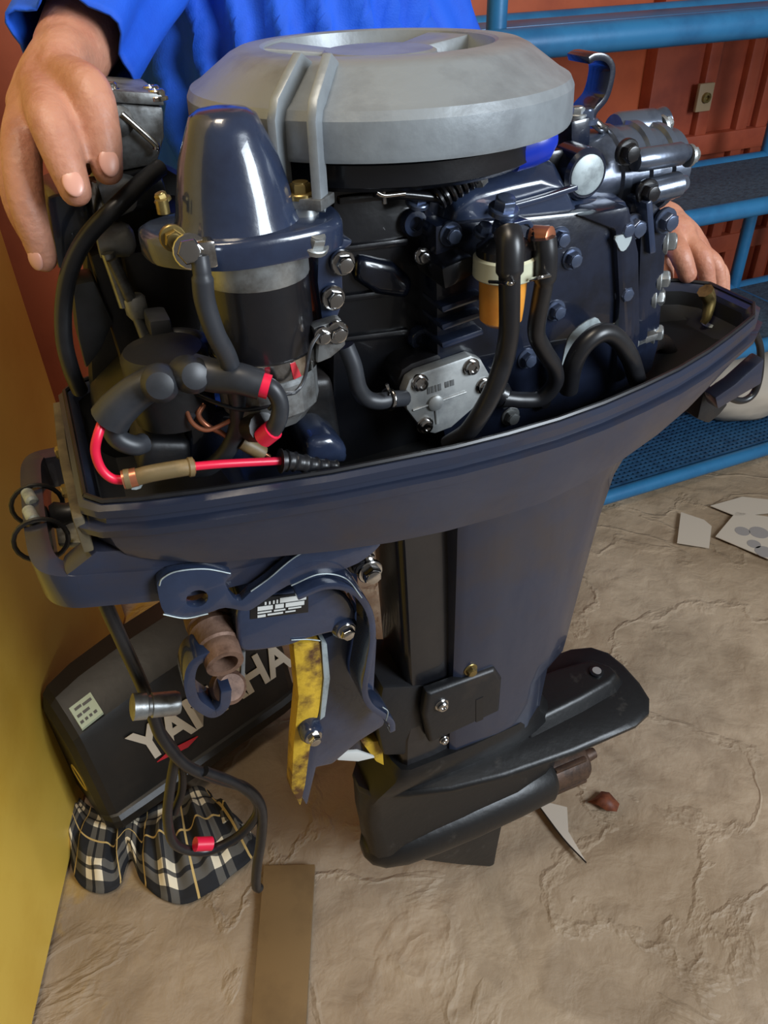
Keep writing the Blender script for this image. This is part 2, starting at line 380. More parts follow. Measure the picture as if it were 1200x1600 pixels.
# ---- lower pan
HW=[(-.282,.104),(-.24,.118),(-.2,.127),(-.1,.145),(0,.155),(.08,.156),(.16,.146),(.24,.128),(.31,.104),(.37,.077),(.41,.058),(.43,.047)]
def lerp_tab(T,u):
    if u<=T[0][0]: return T[0][1]
    for (a,b),(c,d) in zip(T,T[1:]):
        if u<=c: return b+(d-b)*(u-a)/(c-a)
    return T[-1][1]
WB=[(-.28,.975),(-.2,.952),(-.05,.938),(.1,.935),(.2,.945),(.3,.962),(.43,.985)]
def pan_ring(ins, f, dw):
    us=[-.282+ins]+[-.27+ins*.8]+[u for u in (-.24,-.2,-.15,-.1,-.05,0,.05,.1,.15,.2,.25,.3,.34,.37,.40)]+[.43-ins*1.2]
    near=[]
    for i,u in enumerate(us):
        h=lerp_tab(HW,u)-ins
        if i==0: h-=.010
        if i==len(us)-1: h-=.012
        wb=lerp_tab(WB,u); near.append((u,h,wb*(1-f)+1.004*f+dw))
    return [V(u,h,w_) for u,h,w_ in near]+[V(u,-h,w_) for u,h,w_ in near[::-1]]
bm=bmesh.new()
add_loft(bm,[pan_ring(*a) for a in ((.055,0,.0),(.022,0,.0),(.012,.03,.0),(.004,.5,0),(.001,.93,0),(-.005,.955,0),(-.006,1,.005),(0.002,1,.007),(.003,1,.012),(-.002,1,.0145),(-.002,1,.021),(.002,1,.024),(.007,1,.024),(.010,1,.020),(.013,1,0),(.022,.6,0),(.03,.45,0))])
pan=part('lower_pan',bm,'navy_worn',smooth=30)
bm=bmesh.new(); q=pan_ring(.0045,1,.026); add_tube(bm,q+[q[0]],.0022,6,1,False); part('rim_seal',bm,'rubber',pan)
# worn paint flecks at the front corner and along the rim
for (a,b) in (((140,800),(172,797)),((585,760),(640,745)),((200,762),(222,760))):
    bm=bmesh.new(); q=[m(a[0],a[1],.128 if a[0]>300 else .112),m(b[0],b[1],.150 if a[0]>300 else .117)]
# olive gasket band on the pan's front edge
bm=bmesh.new(); add_strap(bm,[V(-.287,.098,1.000),V(-.289,.0,1.002),V(-.287,-.10,1.000)],(0,0,1),.034,.008); part('front_gasket',bm,'gasket',pan,bevel=.002)
for v_ in (.03,-.035): bolt(V(-.291,v_,1.000),.006,pan,'brass',(-1,0,0))
bm=bmesh.new(); add_lathe(bm,m(1030,640,.085)+V(0,-.004,0),V(.35,1,-.25),[(.007,0),(.009,.006),(.005,.009)],14); part('drain_plug',bm,'leg_front',pan)
# cowl latch under the rear of the pan
bm=bmesh.new(); add_prism(bm,[m(*p,.02) for p in ((1100,612),(1118,608),(1138,632),(1125,648),(1108,662),(1090,655))],V(0,-.03,0)); part('rear_latch',bm,'black_satin',bevel=.003)
bm=bmesh.new(); add_prism(bm,[m(*p,.045) for p in ((1122,640),(1152,622),(1190,600),(1195,560),(1178,575),(1150,600),(1118,622))],V(0,-.02,0)); part('latch_lever',bm,'navy_worn',bevel=.003)

# ---- mid section (leg)
def leg_ring(u0,u1,hw,w_,rear=.12,front=.55):
    L=u1-u0
    s=[(u0,hw*front),(u0+.025*L,hw*.90),(u0+.07*L,hw),(u0+.45*L,hw),(u0+.74*L,hw*.92),(u0+.91*L,hw*.66),(u0+.98*L,hw*.34),(u1,hw*rear)]
    return [V(u,h,w_) for u,h in s]+[V(u,-h,w_) for u,h in s[::-1]]
bm=bmesh.new()
add_loft(bm,[leg_ring(*a) for a in ((.045,.345,.088,.962),(.045,.335,.086,.940),(.050,.305,.074,.905),(.052,.288,.066,.860),(.055,.279,.062,.80),(.058,.270,.058,.70),(.060,.262,.055,.60),(.060,.259,.054,.572),(.060,.236,.053,.545),(.060,.233,.053,.50),(.060,.231,.053,.452))])
leg=part('exhaust_leg',bm,'navy_worn',smooth=40)
bm=bmesh.new()
add_loft(bm,[leg_ring(*a,.9,.7) for a in ((-.014,.10,.060,.955),(-.006,.10,.046,.90),(-.002,.10,.044,.84),(.003,.10,.043,.7),(.008,.10,.043,.56),(-.004,.10,.047,.52),(-.006,.10,.048,.46))])
part('swivel_column',bm,'black_paint',smooth=40)
# black swivel tube and lower yoke in front of the leg
bm=bmesh.new(); add_lathe(bm,V(-.060,.0,.50),(0,0,1),[(.024,0),(.024,.42)],20); part('swivel_tube',bm,'navy_dark')
bm=bmesh.new(); add_prism(bm,[m(*p,.045) for p in ((598,1075),(690,1070),(662,1180),(600,1182),(588,1130))],V(0,-.09,0)); part('lower_yoke',bm,'black_satin',bevel=.006)
# water inlet cover
bm=bmesh.new(); ov=.062
outer=[m(*p,ov) for p in ((668,1085),(775,1046),(786,1062),(782,1112),(672,1163),(662,1120))]
add_loft(bm,[[p+V(0,-.014,0) for p in outer],[p+V(0,-.004,0) for p in outer],[p*.93+sum(outer,Vector())/6*.07 for p in outer]])
inl=part('water_inlet_cover',bm,'black_satin',bevel=.002)
bm=bmesh.new(); add_prism(bm,[m(*p,ov+.0006) for p in ((744,1094),(755,1089),(755,1124),(744,1129))],V(0,-.003,0)); part('slot',bm,'label_black',inl)
bolt(m(690,1101,ov),.007,inl,'screw'); bolt(m(694,1156,ov),.005,inl,'screw')
bolt(m(735,1046,.056),.007,leg,'brass',name='drain_bolt')
# gearcase: upper flange, strut, torpedo
bm=bmesh.new()
add_loft(bm,[leg_ring(*a) for a in ((-.015,.236,.056,.470),(-.020,.238,.058,.460),(-.025,.240,.058,.447),(-.040,.255,.052,.425),(-.048,.275,.044,.405),(-.055,.290,.034,.38),(-.056,.290,.030,.33),(-.052,.290,.032,.28),(-.050,.288,.036,.24))])
gear=part('gearcase',bm,'gear_black',smooth=45)
bm=bmesh.new(); TW=.222
add_lathe(bm,V(-.056,0,TW),(1,0,0),[(.012,0),(.026,.008),(.038,.026),(.046,.06),(.049,.11),(.050,.18),(.048,.26),(.045,.325),(.038,.335)],30); part('torpedo',bm,'gear_black',gear)
bm=bmesh.new(); add_lathe(bm,V(.27,0,TW),(1,0,0),[(.034,0),(.034,.072),(.030,.078),(.012,.079),(.012,.085),(.009,.105)],26); part('propeller_shaft_housing',bm,'brown_shaft',gear)
for a in (.6,2.1,3.7,5.2):
    bm=bmesh.new(); add_box(bm,V(.31,.034*math.sin(a),TW+.034*math.cos(a)),.06,.008,.008); part('rib',bm,'brown_shaft',gear,bevel=.002)
# skeg
bm=bmesh.new()
sk=[(.0,.19),(.05,.125),(.115,.058),(.168,.012),(.180,.001),(.190,.001),(.192,.05),(.198,.19)]
add_loft(bm,[[V(u,s*(.009 if w_>.1 else .006),w_) for u,w_ in sk] for s in (-1,1)]); part('skeg',bm,'gear_black',gear,bevel=.003)
# anti-ventilation plate
half=[(-.058,.012),(-.045,.030),(.0,.050),(.06,.068),(.14,.080),(.25,.086),(.36,.084),(.392,.074),(.410,.052),(.416,.02)]
ring=half+[(u,-v) for u,v in half[::-1]]
bm=bmesh.new(); add_loft(bm,[[V(u*.985,v*.93,.394) for u,v in ring],[V(u,v,.398) for u,v in ring],[V(u,v,.404) for u,v in ring],[V(u*.985,v*.93,.409) for u,v in ring]])
plate=part('anti_ventilation_plate',bm,'gear_black',smooth=50)
bm=bmesh.new()  # raised spine behind the leg
add_loft(bm,[[V(u,v,w_) for u,v in q] for q,w_ in (([(.20,.045),(.30,.036),(.37,.026),(.395,.012),(.395,-.015),(.37,-.040),(.30,-.045),(.20,-.045)],.404),([(.20,.030),(.30,.022),(.36,.014),(.378,.006),(.378,-.010),(.36,-.035),(.30,-.04),(.20,-.04)],.430))]); part('plate_spine',bm,'gear_black',plate,bevel=.006,seg=3)
hp=mw(932,1050,.431); bm=bmesh.new(); add_lathe(bm,hp,(0,0,1),[(.011,-.004),(.011,.002),(.0085,.003)],18); ho=part('anode_hole',bm,'black_paint',plate)
bm=bmesh.new(); add_lathe(bm,hp,(0,0,1),[(.007,-.004),(.007,.0042)],18); part('hole_plug',bm,'grey_spot',ho)

# ---- front carry handle and steering arm (a U lying flat under the pan)
def bar(bm,pts,wd,th): add_strap(bm,pts,(0,0,1),wd,th,6)
bm=bmesh.new()
hl=[V(-.02,.075,.915),V(-.12,.085,.918),V(-.22,.092,.930),V(-.285,.092,.945),V(-.312,.088,.951),V(-.323,.072,.954),V(-.326,.03,.955),V(-.326,-.04,.955),V(-.323,-.085,.953),V(-.308,-.098,.950),V(-.25,-.095,.945),V(-.12,-.08,.930)]
bar(bm,hl,.034,.018); hand=part('carry_handle',bm,'navy_worn',bevel=.005)
for v_,col in ((.025,'black_satin'),(-.03,'black_satin')):
    bm=bmesh.new(); 
    q=circle(V(-.326,v_,.955),V(0,1,0),.0215,20); add_tube(bm,q+[q[0]],.0022,8,1,False); part('cable_tie',bm,'rubber',hand)
for v_ in (.012,-.018):
    bm=bmesh.new(); add_lathe(bm,V(-.328,v_,.972),V(.2,1,.1),[(.003,-.014),(.0055,-.012),(.0055,.009),(.003,.011)],14); part('grip_pin',bm,'bare_metal',hand)
bm=bmesh.new(); add_lathe(bm,V(-.302,-.012,.950),V(1,0,-.1),[(.010,-.015),(.013,-.010),(.010,.0),(.012,.008),(.009,.020)],16); part('rubber_grommet',bm,'rubber',hand)
bm=bmesh.new(); add_prism(bm,[V(-.315,.02,.938),V(-.285,.035,.940),V(-.275,.0,.942),V(-.285,-.04,.942),V(-.315,-.03,.94)],V(0,0,.006)); part('tongue',bm,'alu_dull',hand,bevel=.002)

# ---- steering bracket plates
bm=bmesh.new()
outl=smoothpoly([m(*p,.112) for p in ((246,922),(250,905),(275,894),(320,890),(362,897),(352,912),(372,940),(392,925),(420,905),(470,866),(530,848),(580,846),(594,852),(560,880),(505,900),(450,915),(405,945),(385,955),(352,950),(325,958),(290,966),(258,960))],3)
hole=circle(m(308,936,.112),NEAR,.0092,16)
holed(bm,outl,[hole],V(0,-.010,0)); part('steering_plate',bm,'navy',bevel=.0015)
bm=bmesh.new()
add_prism(bm,[m(*p,.10) for p in ((150,862),(300,852),(570,838),(560,865),(430,880),(330,905),(250,905),(170,930),(110,940),(100,900))],V(0,-.03,0)); part('bracket_arm',bm,'navy_worn',bevel=.008)
# ---- clamp bracket
CV=.100
bm=bmesh.new()
add_prism(bm,smoothpoly([m(*p,CV) for p in ((372,952),(392,940),(440,928),(500,915),(540,930),(556,960),(545,985),(515,990),(478,1000),(450,1010),(400,1018),(376,1015),(370,985))],3),V(0,-.05,0)); clamp=part('clamp_bracket',bm,'navy',bevel=.006,seg=3)
bm=bmesh.new()
add_prism(bm,[m(*p,CV-.02) for p in ((505,1000),(535,985),(560,950),(590,1000),(585,1080),(607,1110),(600,1135),(560,1160),(520,1195),(495,1200),(480,1262),(468,1240),(478,1180),(495,1120),(510,1060))],V(0,-.03,0)); part('side_plate',bm,'navy',clamp,bevel=.004)
bm=bmesh.new()
add_strap(bm,[m(*p,CV+.004) for p in ((455,915),(500,898),(540,905),(565,935),(572,975),(566,1020),(560,1060),(570,1085),(600,1108),(604,1125))],NEAR,.036,.007); part('curved_rib',bm,'navy',clamp,bevel=.0015)
bm=bmesh.new()
add_prism(bm,[m(*p,CV-.012) for p in ((458,1008),(500,1002),(512,1040),(500,1110),(486,1165),(478,1225),(470,1262),(455,1235),(458,1170),(466,1090))],V(0,-.02,0)); part('inner_pad',bm,'yellow_primer',clamp,bevel=.003)
bm=bmesh.new()
add_prism(bm,[m(*p,CV-.010) for p in ((502,1002),(511,1006),(516,1060),(508,1120),(500,1126),(506,1060))],V(0,-.02,0)); part('chipped_edge',bm,'bare_metal',clamp,bevel=.001)
for p,r_ in (((541,986),.0105),((490,1152),.0105)):
    bolt(m(*p,CV+.004),r_*.68,clamp,'chrome')
    bm=bmesh.new(); add_lathe(bm,m(*p,CV+.004),NEAR,[(r_*1.25,-.03),(r_*1.25,-.004),(r_*1.0,.0)],18); part('bolt_boss',bm,'navy',clamp)
bolt(m(578,893,.07),.010,clamp,'chrome'); bolt(m(560,880,.06),.009,clamp,'black'); bolt(m(574,868,.06),.006,clamp,'chrome')
for pts,v_ in ((((249,915),(254,904),(276,893),(320,889),(360,896)),.1125),(((392,924),(420,904),(470,865),(530,847),(580,845)),.1125),(((255,960),(290,966),(325,959)),.1125),(((455,1000),(480,999),(500,1001)),CV+.001),(((455,915),(500,897),(540,904),(565,934)),CV+.022),(((598,1105),(606,1112),(603,1126)),CV+.022)):
    tube('worn_edge',[m(*p,v_) for p in pts],.0007,'bare_metal',clamp,6)
bm=mprism(((565,1160),(597,1158),(600,1196),(588,1190)),.015,.03); part('yellow_tab',bm,'yellow_primer',clamp,bevel=.001)
bm=mprism(((522,1178),(560,1175),(586,1184),(560,1190),(528,1188)),.045,.05); part('white_clip',bm,'label_white',clamp,bevel=.001)
# rusty tilt tube, open at the near end
def axis_lathe(a,b,prof,material,name,parent,n=24,cap=True):
    bm=bmesh.new(); d=(b-a); add_lathe(bm,a,d,[(r,h*d.length) for r,h in prof],n,cap); return part(name,bm,material,parent)
ta,tb=m(325,965,.06),m(352,1038,.115)
tube_d=(tb-ta)
axis_lathe(ta,tb,[(.0215,-.25),(.0225,0),(.0225,.15),(.0205,.18),(.0225,.3),(.0205,.36),(.0205,.62),(.0185,.66),(.0175,1.0),(.0120,1.0),(.0115,.55)],'rust','tilt_tube',clamp)
# clamp hook below the tube
bm=bmesh.new()
add_strap(bm,[m(*p,.095) for p in ((330,1005),(300,1018),(291,1045),(297,1075),(312,1090),(330,1098),(345,1085),(348,1062))],NEAR,.03,.010); part('clamp_hook',bm,'navy',clamp,bevel=.002)
axis_lathe(m(350,1072,.085),m(362,1074,.10),[(.014,0),(.017,.2),(.017,.8),(.013,1)],'rust','clamp_screw_pad',clamp)
bm=bmesh.new(); add_prism(bm,[m(*p,.09) for p in ((378,1020),(384,1018),(383,1060),(377,1090),(366,1075),(376,1060))],V(0,-.006,0)); part('lever_fork',bm,'alu_dull',clamp,bevel=.001)
# serial label
bm=bmesh.new(); lp=[m(*p,CV+.0008) for p in ((391,937),(482,925),(482,957),(391,968))]; add_prism(bm,lp,V(0,-.004,0)); lab=part('serial_label',bm,'label_black',clamp,bevel=.0006)
xd=lp[1]-lp[0]; yd=lp[0]-lp[3]
def marks(name,o,xd,yd,nrm,rows,material,parent):
    # rows of blurred, unreadable print as thin raised bars (fractions of the plate)
    for x0,x1,y0,y1 in rows:
        bm=bmesh.new(); add_prism(bm,[o+xd*x+yd*y for x,y in ((x0,y0),(x1,y0),(x1,y1),(x0,y1))],nrm); finish(name,bm,material,parent)
marks('label_print',lp[3]+V(0,.0003,0),xd,yd,V(0,.0005,0),((.50,.96,.66,.90),(.24,.27,.66,.80),(.31,.34,.66,.80),(.38,.41,.66,.82),(.44,.47,.66,.84),(.12,.38,.40,.60),(.42,.57,.40,.60),(.60,.93,.40,.60),(.12,.36,.26,.33),(.40,.60,.26,.33),(.65,.88,.27,.34),(.12,.26,.06,.18),(.29,.56,.10,.18),(.60,.78,.12,.18)),'label_white',lab)

# ---- inside of the pan
bm=bmesh.new(); add_loft(bm,[pan_ring(*a) for a in ((.0138,1,.016),(.0142,1,0),(.024,.6,.001),(.032,.45,.0015))][::-1],cap=False)
vs=[bm.verts.new(p) for p in pan_ring(.032,.45,.0015)]; bm.faces.new(vs); part('pan_liner',bm,'liner_black',pan)

# ---- flywheel and its cast cover
FU,FR=.009,.146
fc=V(FU,0,0)
bm=bmesh.new(); add_lathe(bm,V(FU,0,1.196),(0,0,1),[(.05,.022),(.118,.024),(.124,.028),(.124,.042),(.12,.046)],56); part('flywheel',bm,'black_paint')
bm=bmesh.new(); n=72
prof=[(.128,1.262),(.136,1.248),(.1395,1.244),(FR-.001,1.244),(FR,1.247),(FR-.001,1.268),(FR-.004,1.2735),(FR-.010,1.2765),(.112,1.2925),(.105,1.2955),(.088,1.2965),(.0855,1.2955),(.083,1.285),(.079,1.2835),(.045,1.2835),(.043,1.290),(.040,1.2915),(.010,1.2915)]
add_lathe(bm,fc,(0,0,1),prof,n); cover=part('flywheel_cover',bm,'cover_grey',smooth=24)
for k in range(3):     # spokes across the recessed centre
    a=R(25+k*120); bm=bmesh.new(); d=Vector((math.cos(a),math.sin(a),0)); s=Vector((-d.y,d.x,0))
    b=fc+Vector((0,0,1.283))
    add_loft(bm,[[b+d*.036-s*.016,b+d*.036+s*.016,b+d*.036+s*.013+Vector((0,0,.0075)),b+d*.036-s*.013+Vector((0,0,.0075))],[b+d*.084-s*.024,b+d*.084+s*.024,b+d*.084+s*.021+Vector((0,0,.0115)),b+d*.084-s*.021+Vector((0,0,.0115))]])
    part('spoke',bm,'cover_grey',cover,bevel=.0015)
for k in range(3):     # dark openings between them
    a=R(85+k*120); bm=bmesh.new(); pts=[]
    for rr,sg in ((.076,1),(.048,-1)):
        for j in range(9):
            t=a+sg*R(-27+54*j/8); pts.append(fc+Vector((rr*math.cos(t),rr*math.sin(t),1.2842)))
    add_prism(bm,pts,Vector((0,0,-.002))); part('vent_opening',bm,'label_black',cover)
def cpt(ang,r,w_): return V(FU+r*math.cos(R(ang)),r*math.sin(R(ang)),w_)
# two ribs that run down to the mounting foot
for ang in (138.5,128.5):
    d=cpt(ang,1,0)-fc; d.z=0; s=Vector((-d.y,d.x,0)).normalized()
    pr=[(.100,1.293),(.118,1.302),(.150,1.281),(.156,1.270),(.157,1.222),(.150,1.215),(.142,1.222),(.142,1.262)]
    bm=bmesh.new(); add_loft(bm,[[fc+d*r+Vector((0,0,z))+s*o for r,z in pr] for o in (-.0032,.0032)]); part('rib',bm,'cover_grey',cover,bevel=.0012)
d=cpt(133.5,1,0)-fc; s=Vector((-d.y,d.x,0)).normalized()
bm=bmesh.new(); add_box(bm,fc+d*.148+Vector((0,0,1.222)),.022,.036,.007,Matrix((d,s,Vector((0,0,1)))).transposed()); foot=part('mounting_foot',bm,'alu_dull',cover,bevel=.001)
bolt(fc+d*.150+Vector((0,0,1.226)),.007,foot,'brass',(0,0,1))
bm=bmesh.new(); add_lathe(bm,fc+d*.148+Vector((0,0,1.195)),(0,0,1),[(.010,0),(.010,.026)],18); part('standoff',bm,'alu',foot)

# ---- starter motor
SU,SV=-.130,.100
sb=V(SU,SV,0); top=m(405,392,SV).z
starter=None
bm=bmesh.new(); add_lathe(bm,sb,(0,0,1),[(.0355,top-.078),(.0375,top-.076),(.0375,top-.012)],36); starter=part('starter_motor',bm,'black_paint')
bm=bmesh.new(); add_lathe(bm,sb,(0,0,1),[(.0378,top-.014),(.0380,top-.0135),(.0380,top+.004),(.03,top+.006)],36); part('top_band',bm,'alu',starter)
bm=bmesh.new(); add_lathe(bm,sb,(0,0,1),[(.0376,top-.080),(.0390,top-.0795),(.0390,top-.066),(.0376,top-.0655)],36); part('clamp_band',bm,'chrome',starter)
bm=bmesh.new(); add_lathe(bm,sb,(0,0,1),[(.018,top-.124),(.026,top-.123),(.0335,top-.112),(.0345,top-.084),(.034,top-.078)],14); part('end_cap',bm,'alu_dull',starter,smooth=20)
bm=bmesh.new(); add_lathe(bm,sb,(0,0,1),[(.0345,top-.112),(.0370,top-.109),(.0370,top-.086),(.0345,top-.083)],14); 
part('end_ring',bm,'alu_dull',starter,smooth=20)
# red wear mark on the band
bm=bmesh.new(); q=[V(SU+.0394*math.cos(R(a)),SV+.0394*math.sin(R(a)),top+z) for a,z in ((78,-.067),(72,-.067),(66,-.079),(76,-.0795))]; add_prism(bm,q,V(0,-.001,0)); part('red_mark',bm,'decal_red',starter)
# top housing: flange plus the drive dome
fl0=top+.004; 
bm=bmesh.new()
fo=smoothpoly([V(SU+a,SV+b,fl0) for a,b in ((-.062,-.030),(-.066,.004),(-.050,.026),(-.02,.044),(.028,.042),(.052,.032),(.060,.016),(.062,-.010),(.05,-.035),(.0,-.05))],4)
add_loft(bm,[fo,[p+Vector((0,0,.015)) for p in fo],[Vector((SU+(p.x-SU)*.94,-SV+(p.y+SV)*.94,p.z+.018)) for p in fo]])
flange=part('starter_flange',bm,'navy',bevel=.002)
bm=bmesh.new(); dome=sb+V(-.006,-.002,0)
add_lathe(bm,dome,(0,0,1),[(.044,fl0+.012),(.040,fl0+.020),(.038,fl0+.026),(.0362,fl0+.037),(.031,fl0+.056),(.0240,fl0+.072),(.0205,fl0+.0795),(.015,fl0+.0828),(.006,fl0+.0840)],36); part('drive_dome',bm,'navy',flange)
bm=bmesh.new(); add_lathe(bm,m(252,312,.11),(0,0,1),[(.004,-.008),(.004,.000)],12); part('dowel',bm,'brass',flange)
bolt(m(254,312,.105),.0040,flange,'brass',(-.3,0,1)); bolt(m(270,372,.125),.006,flange,'brass')
bolt(m(298,393,.145),.0078,flange,'chrome',V(-.2,1,.3))
bm=bmesh.new(); add_box(bm,m(320,395,.146),.012,.012,.016); part('cable_lug',bm,'chrome',flange,bevel=.002)
bolt(m(490,381,.135),.0075,flange,'alu',V(.2,.5,1))
# right-hand bracket of the starter with two flange bolts
bm=bmesh.new(); add_prism(bm,[m(*p,.112) for p in ((498,350),(520,330),(530,372),(552,376),(548,384),(534,392),(537,470),(528,495),(532,515),(505,520),(496,440))],V(0,-.03,0)); sbr=part('starter_bracket',bm,'navy',bevel=.004)
bolt(m(536,411,.116),.0066,sbr,'chrome'); bolt(m(521,466,.116),.0066,sbr,'chrome')
# band clamp ears
bm=bmesh.new(); add_prism(bm,[m(*p,.128) for p in ((488,512),(535,498),(542,540),(518,560),(495,570),(498,535))],V(0,-.012,0)); ear=part('clamp_ear',bm,'alu_dull',bevel=.003)
bolt(m(527,520,.130),.0062,ear,'chrome'); bolt(m(505,525,.130),.005,ear,'chrome')
tube('ground_wire',[m(*p) for p in ((498,522,.138),(485,545,.142),(476,590,.146),(462,612,.15),(440,618,.15),(420,640,.148))],.0014,'rubber_grey',ear,6)

# ---- power head
bm=mprism(((520,272),(600,262),(700,262),(700,705),(520,735)),-.075,.055); block=part('crankcase',bm,'black_paint',bevel=.006)
for p,r_ in (((645,347),.010),((655,527),.010)):      # hollow bosses on the flange
    bm=bmesh.new(); add_lathe(bm,m(*p,.057),NEAR,[(.0105,-.01),(.0105,.004),(.0095,.006),(.0055,.006),(.005,.0)],20); part('boss',bm,'navy',block)
bm=mprism(((662,300),(690,295),(692,560),(672,570),(664,440)),.03,.062); part('joint_flange',bm,'navy_dark',block,bevel=.004)
for k,(y0,y1) in enumerate(((300,318),(378,392),(455,470),(520,535))):   # casting ribs
    bm=mprism(((530,y0+8),(640,y0-6),(640,y1-8),(530,y1+4)),.04,.060); part('casting_rib',bm,'black_paint',block,bevel=.003)
bm=mprism(((560,400),(618,412),(650,440),(640,470),(590,462),(555,440)),.03,.064); part('side_boss',bm,'navy_dark',block,bevel=.008,seg=3)
PV=.086
bm=mprism(((680,352),(850,336),(985,322),(1000,395),(1002,520),(992,600),(860,660),(700,705),(684,640)),.03,PV); cylc=part('exhaust_cover',bm,'navy_dark',bevel=.005)
for p,k in (((893,404),'navy'),((868,485),'navy'),((823,560),'navy'),((797,650),'alu'),((704,366),'navy'),((874,372),'navy'),((846,625),'black'),((975,357),'navy'),((974,457),'navy'),((790,556),'black')):
    bolt(m(*p,PV),.0070,cylc,k)
bm=mprism(((905,338),(985,322),(996,420),(993,520),(988,590),(962,600),(968,470),(962,360)),.05,PV+.006); part('raised_edge',bm,'navy_dark',cylc,bevel=.004)
for k,(x,y) in enumerate(((700,480),(700,508),(702,536))):  # fins left of the filter
    bm=mprism(((690,y),(755,y-22),(757,y-13),(692,y+10)),.06,PV+.012); part('fin',bm,'navy',cylc,bevel=.002)
def patch(name,pix,v,parent,k=2,material='bare_metal'):
    bm=bmesh.new(); add_prism(bm,smoothpoly([m(*p,v) for p in pix],k),V(0,-.002,0)); return part(name,bm,material,parent)
patch('bare_metal_patch',((874,598),(880,560),(888,530),(905,510),(930,496),(938,503),(948,510),(968,503),(970,520),(955,530),(935,515),(910,530),(898,550),(895,572),(886,585),(884,600)),PV+.0008,cylc)
patch('bare_metal_patch',((962,370),(985,366),(986,376),(978,390),(970,392),(964,380)),PV+.0068,cylc)
# raised transfer hump above the cover
bm=bmesh.new()
hump=[(690,352),(704,300),(735,276),(790,262),(838,252),(872,262),(886,290),(900,318),(985,322)]
nearp=[m(*p,.070) for p in hump]
add_loft(bm,[[p+V(0,-.11,.004) for p in nearp],[p+V(0,-.03,.006) for p in nearp],[p+V(0,-.006,.002) for p in nearp],[p+V(0,.010,-.012) for p in nearp]])
part('intake_hump',bm,'navy',bevel=.004,seg=3)
bm=bmesh.new(); add_strap(bm,[m(*p,.086) for p in ((770,330),(800,322),(850,308),(900,292))],NEAR,.006,.004); part('hump_rib',bm,'navy',block,bevel=.001)
# cylinder head
bm=mprism(((985,322),(1018,310),(1046,338),(1040,420),(1030,540),(1020,580),(985,606)),-.08,.062); head=part('cylinder_head',bm,'navy_dark',bevel=.005)
bm=mprism(((1002,350),(1022,348),(1012,545),(994,560)),.03,.070); part('head_rib',bm,'navy_dark',head,bevel=.003)
for p in ((1040,378),(1030,436),(1022,464),(1020,520)): bolt(m(*p,.055),.0085,head,'alu',V(.8,.6,.1))
for p in ((990,355),(1040,345)): bolt(m(*p,.066),.0085,head,'navy')
bm=mprism(((1010,318),(1020,312),(1026,395),(1016,398)),.04,.076); part('head_fin',bm,'navy',head,bevel=.002)
# thermostat housing on top, barrel lying along the motor
tc=m(985,262,.02)
bm=bmesh.new(); add_lathe(bm,V(.172,.008,tc.z-.006),(1,0,0),[(.028,0),(.036,.006),(.039,.02),(.039,.040),(.042,.042),(.042,.050),(.039,.052),(.039,.070),(.042,.072),(.042,.080),(.035,.082),(.035,.098),(.038,.100),(.038,.106),(.032,.108),(.032,.122),(.026,.128)],36); th=part('thermostat_housing',bm,'navy_grey',smooth=30)
bm=bmesh.new(); cpp=m(917,273,.07); add_lathe(bm,cpp+V(0,-.03,0),NEAR,[(.020,0),(.020,.028),(.0175,.031),(.016,.031),(.0155,.030)],28); cap=part('port_cap',bm,'navy_dark',th)
bm=bmesh.new(); add_lathe(bm,cpp,NEAR,[(.0155,-.004),(.0155,.0012),(.014,.002)],28); part('cap_face',bm,'bare_metal',cap)
for (a,b,r_) in (((1000,250,.055),(1078,238,.055),.0095),((1020,196,-.01),(1042,188,-.01),.013),((965,205,-.01),(1030,197,-.01),.016),((1010,300,.058),(1070,285,.058),.011)):
    pa_,pb_=m(*a),m(*b); axis_lathe(pa_,pb_,[(r_*.9,-.1),(r_,0),(r_,.8),(r_*.85,.85),(r_*.6,1.0)],'navy_grey','stud_boss',th,18)
bolt(m(1036,196,.0),.007,th,'alu',(1,0,.3)); bolt(m(1077,243,.055),.007,th,'alu',(1,0,0))
bolt(m(980,238,.06),.008,th,'black'); bolt(m(1012,300,.066),.008,th,'black')
# lifting eye strap
bm=bmesh.new(); add_strap(bm,[m(*p,.01) for p in ((908,190),(914,170),(930,150),(938,125),(940,102),(930,88),(914,86),(903,92))],NEAR,.030,.0055,8); lift=part('lifting_strap',bm,'navy_dark',bevel=.001)
bm=mprism(((893,190),(925,182),(922,232),(893,240)),-.02,.03); part('strap_base',bm,'navy_dark',lift,bevel=.003)
bolt(m(914,188,.02),.008,lift,'navy',(0,0,1)); bolt(m(902,180,.02),.006,lift,'alu',(0,0,1))
tube('pull_rod',[m(*p) for p in ((925,188,.02),(940,200,.02),(955,208,0))],.004,'chrome',lift)
# blue ignition cap under the cover
bm=bmesh.new(); add_lathe(bm,m(785,236,.085),V(1,.1,.22),[(.010,0),(.017,.006),(.018,.02),(.017,.032),(.010,.040)],18); part('ignition_cap',bm,'blue_cap')
bm=mprism(((675,278),(735,262),(738,280),(678,298)),.03,.075); part('coil_plate',bm,'alu',bevel=.003)
bm=mprism(((845,238),(882,232),(895,300),(870,290)),-.03,.055); part('dark_bracket',bm,'black_paint',bevel=.004)
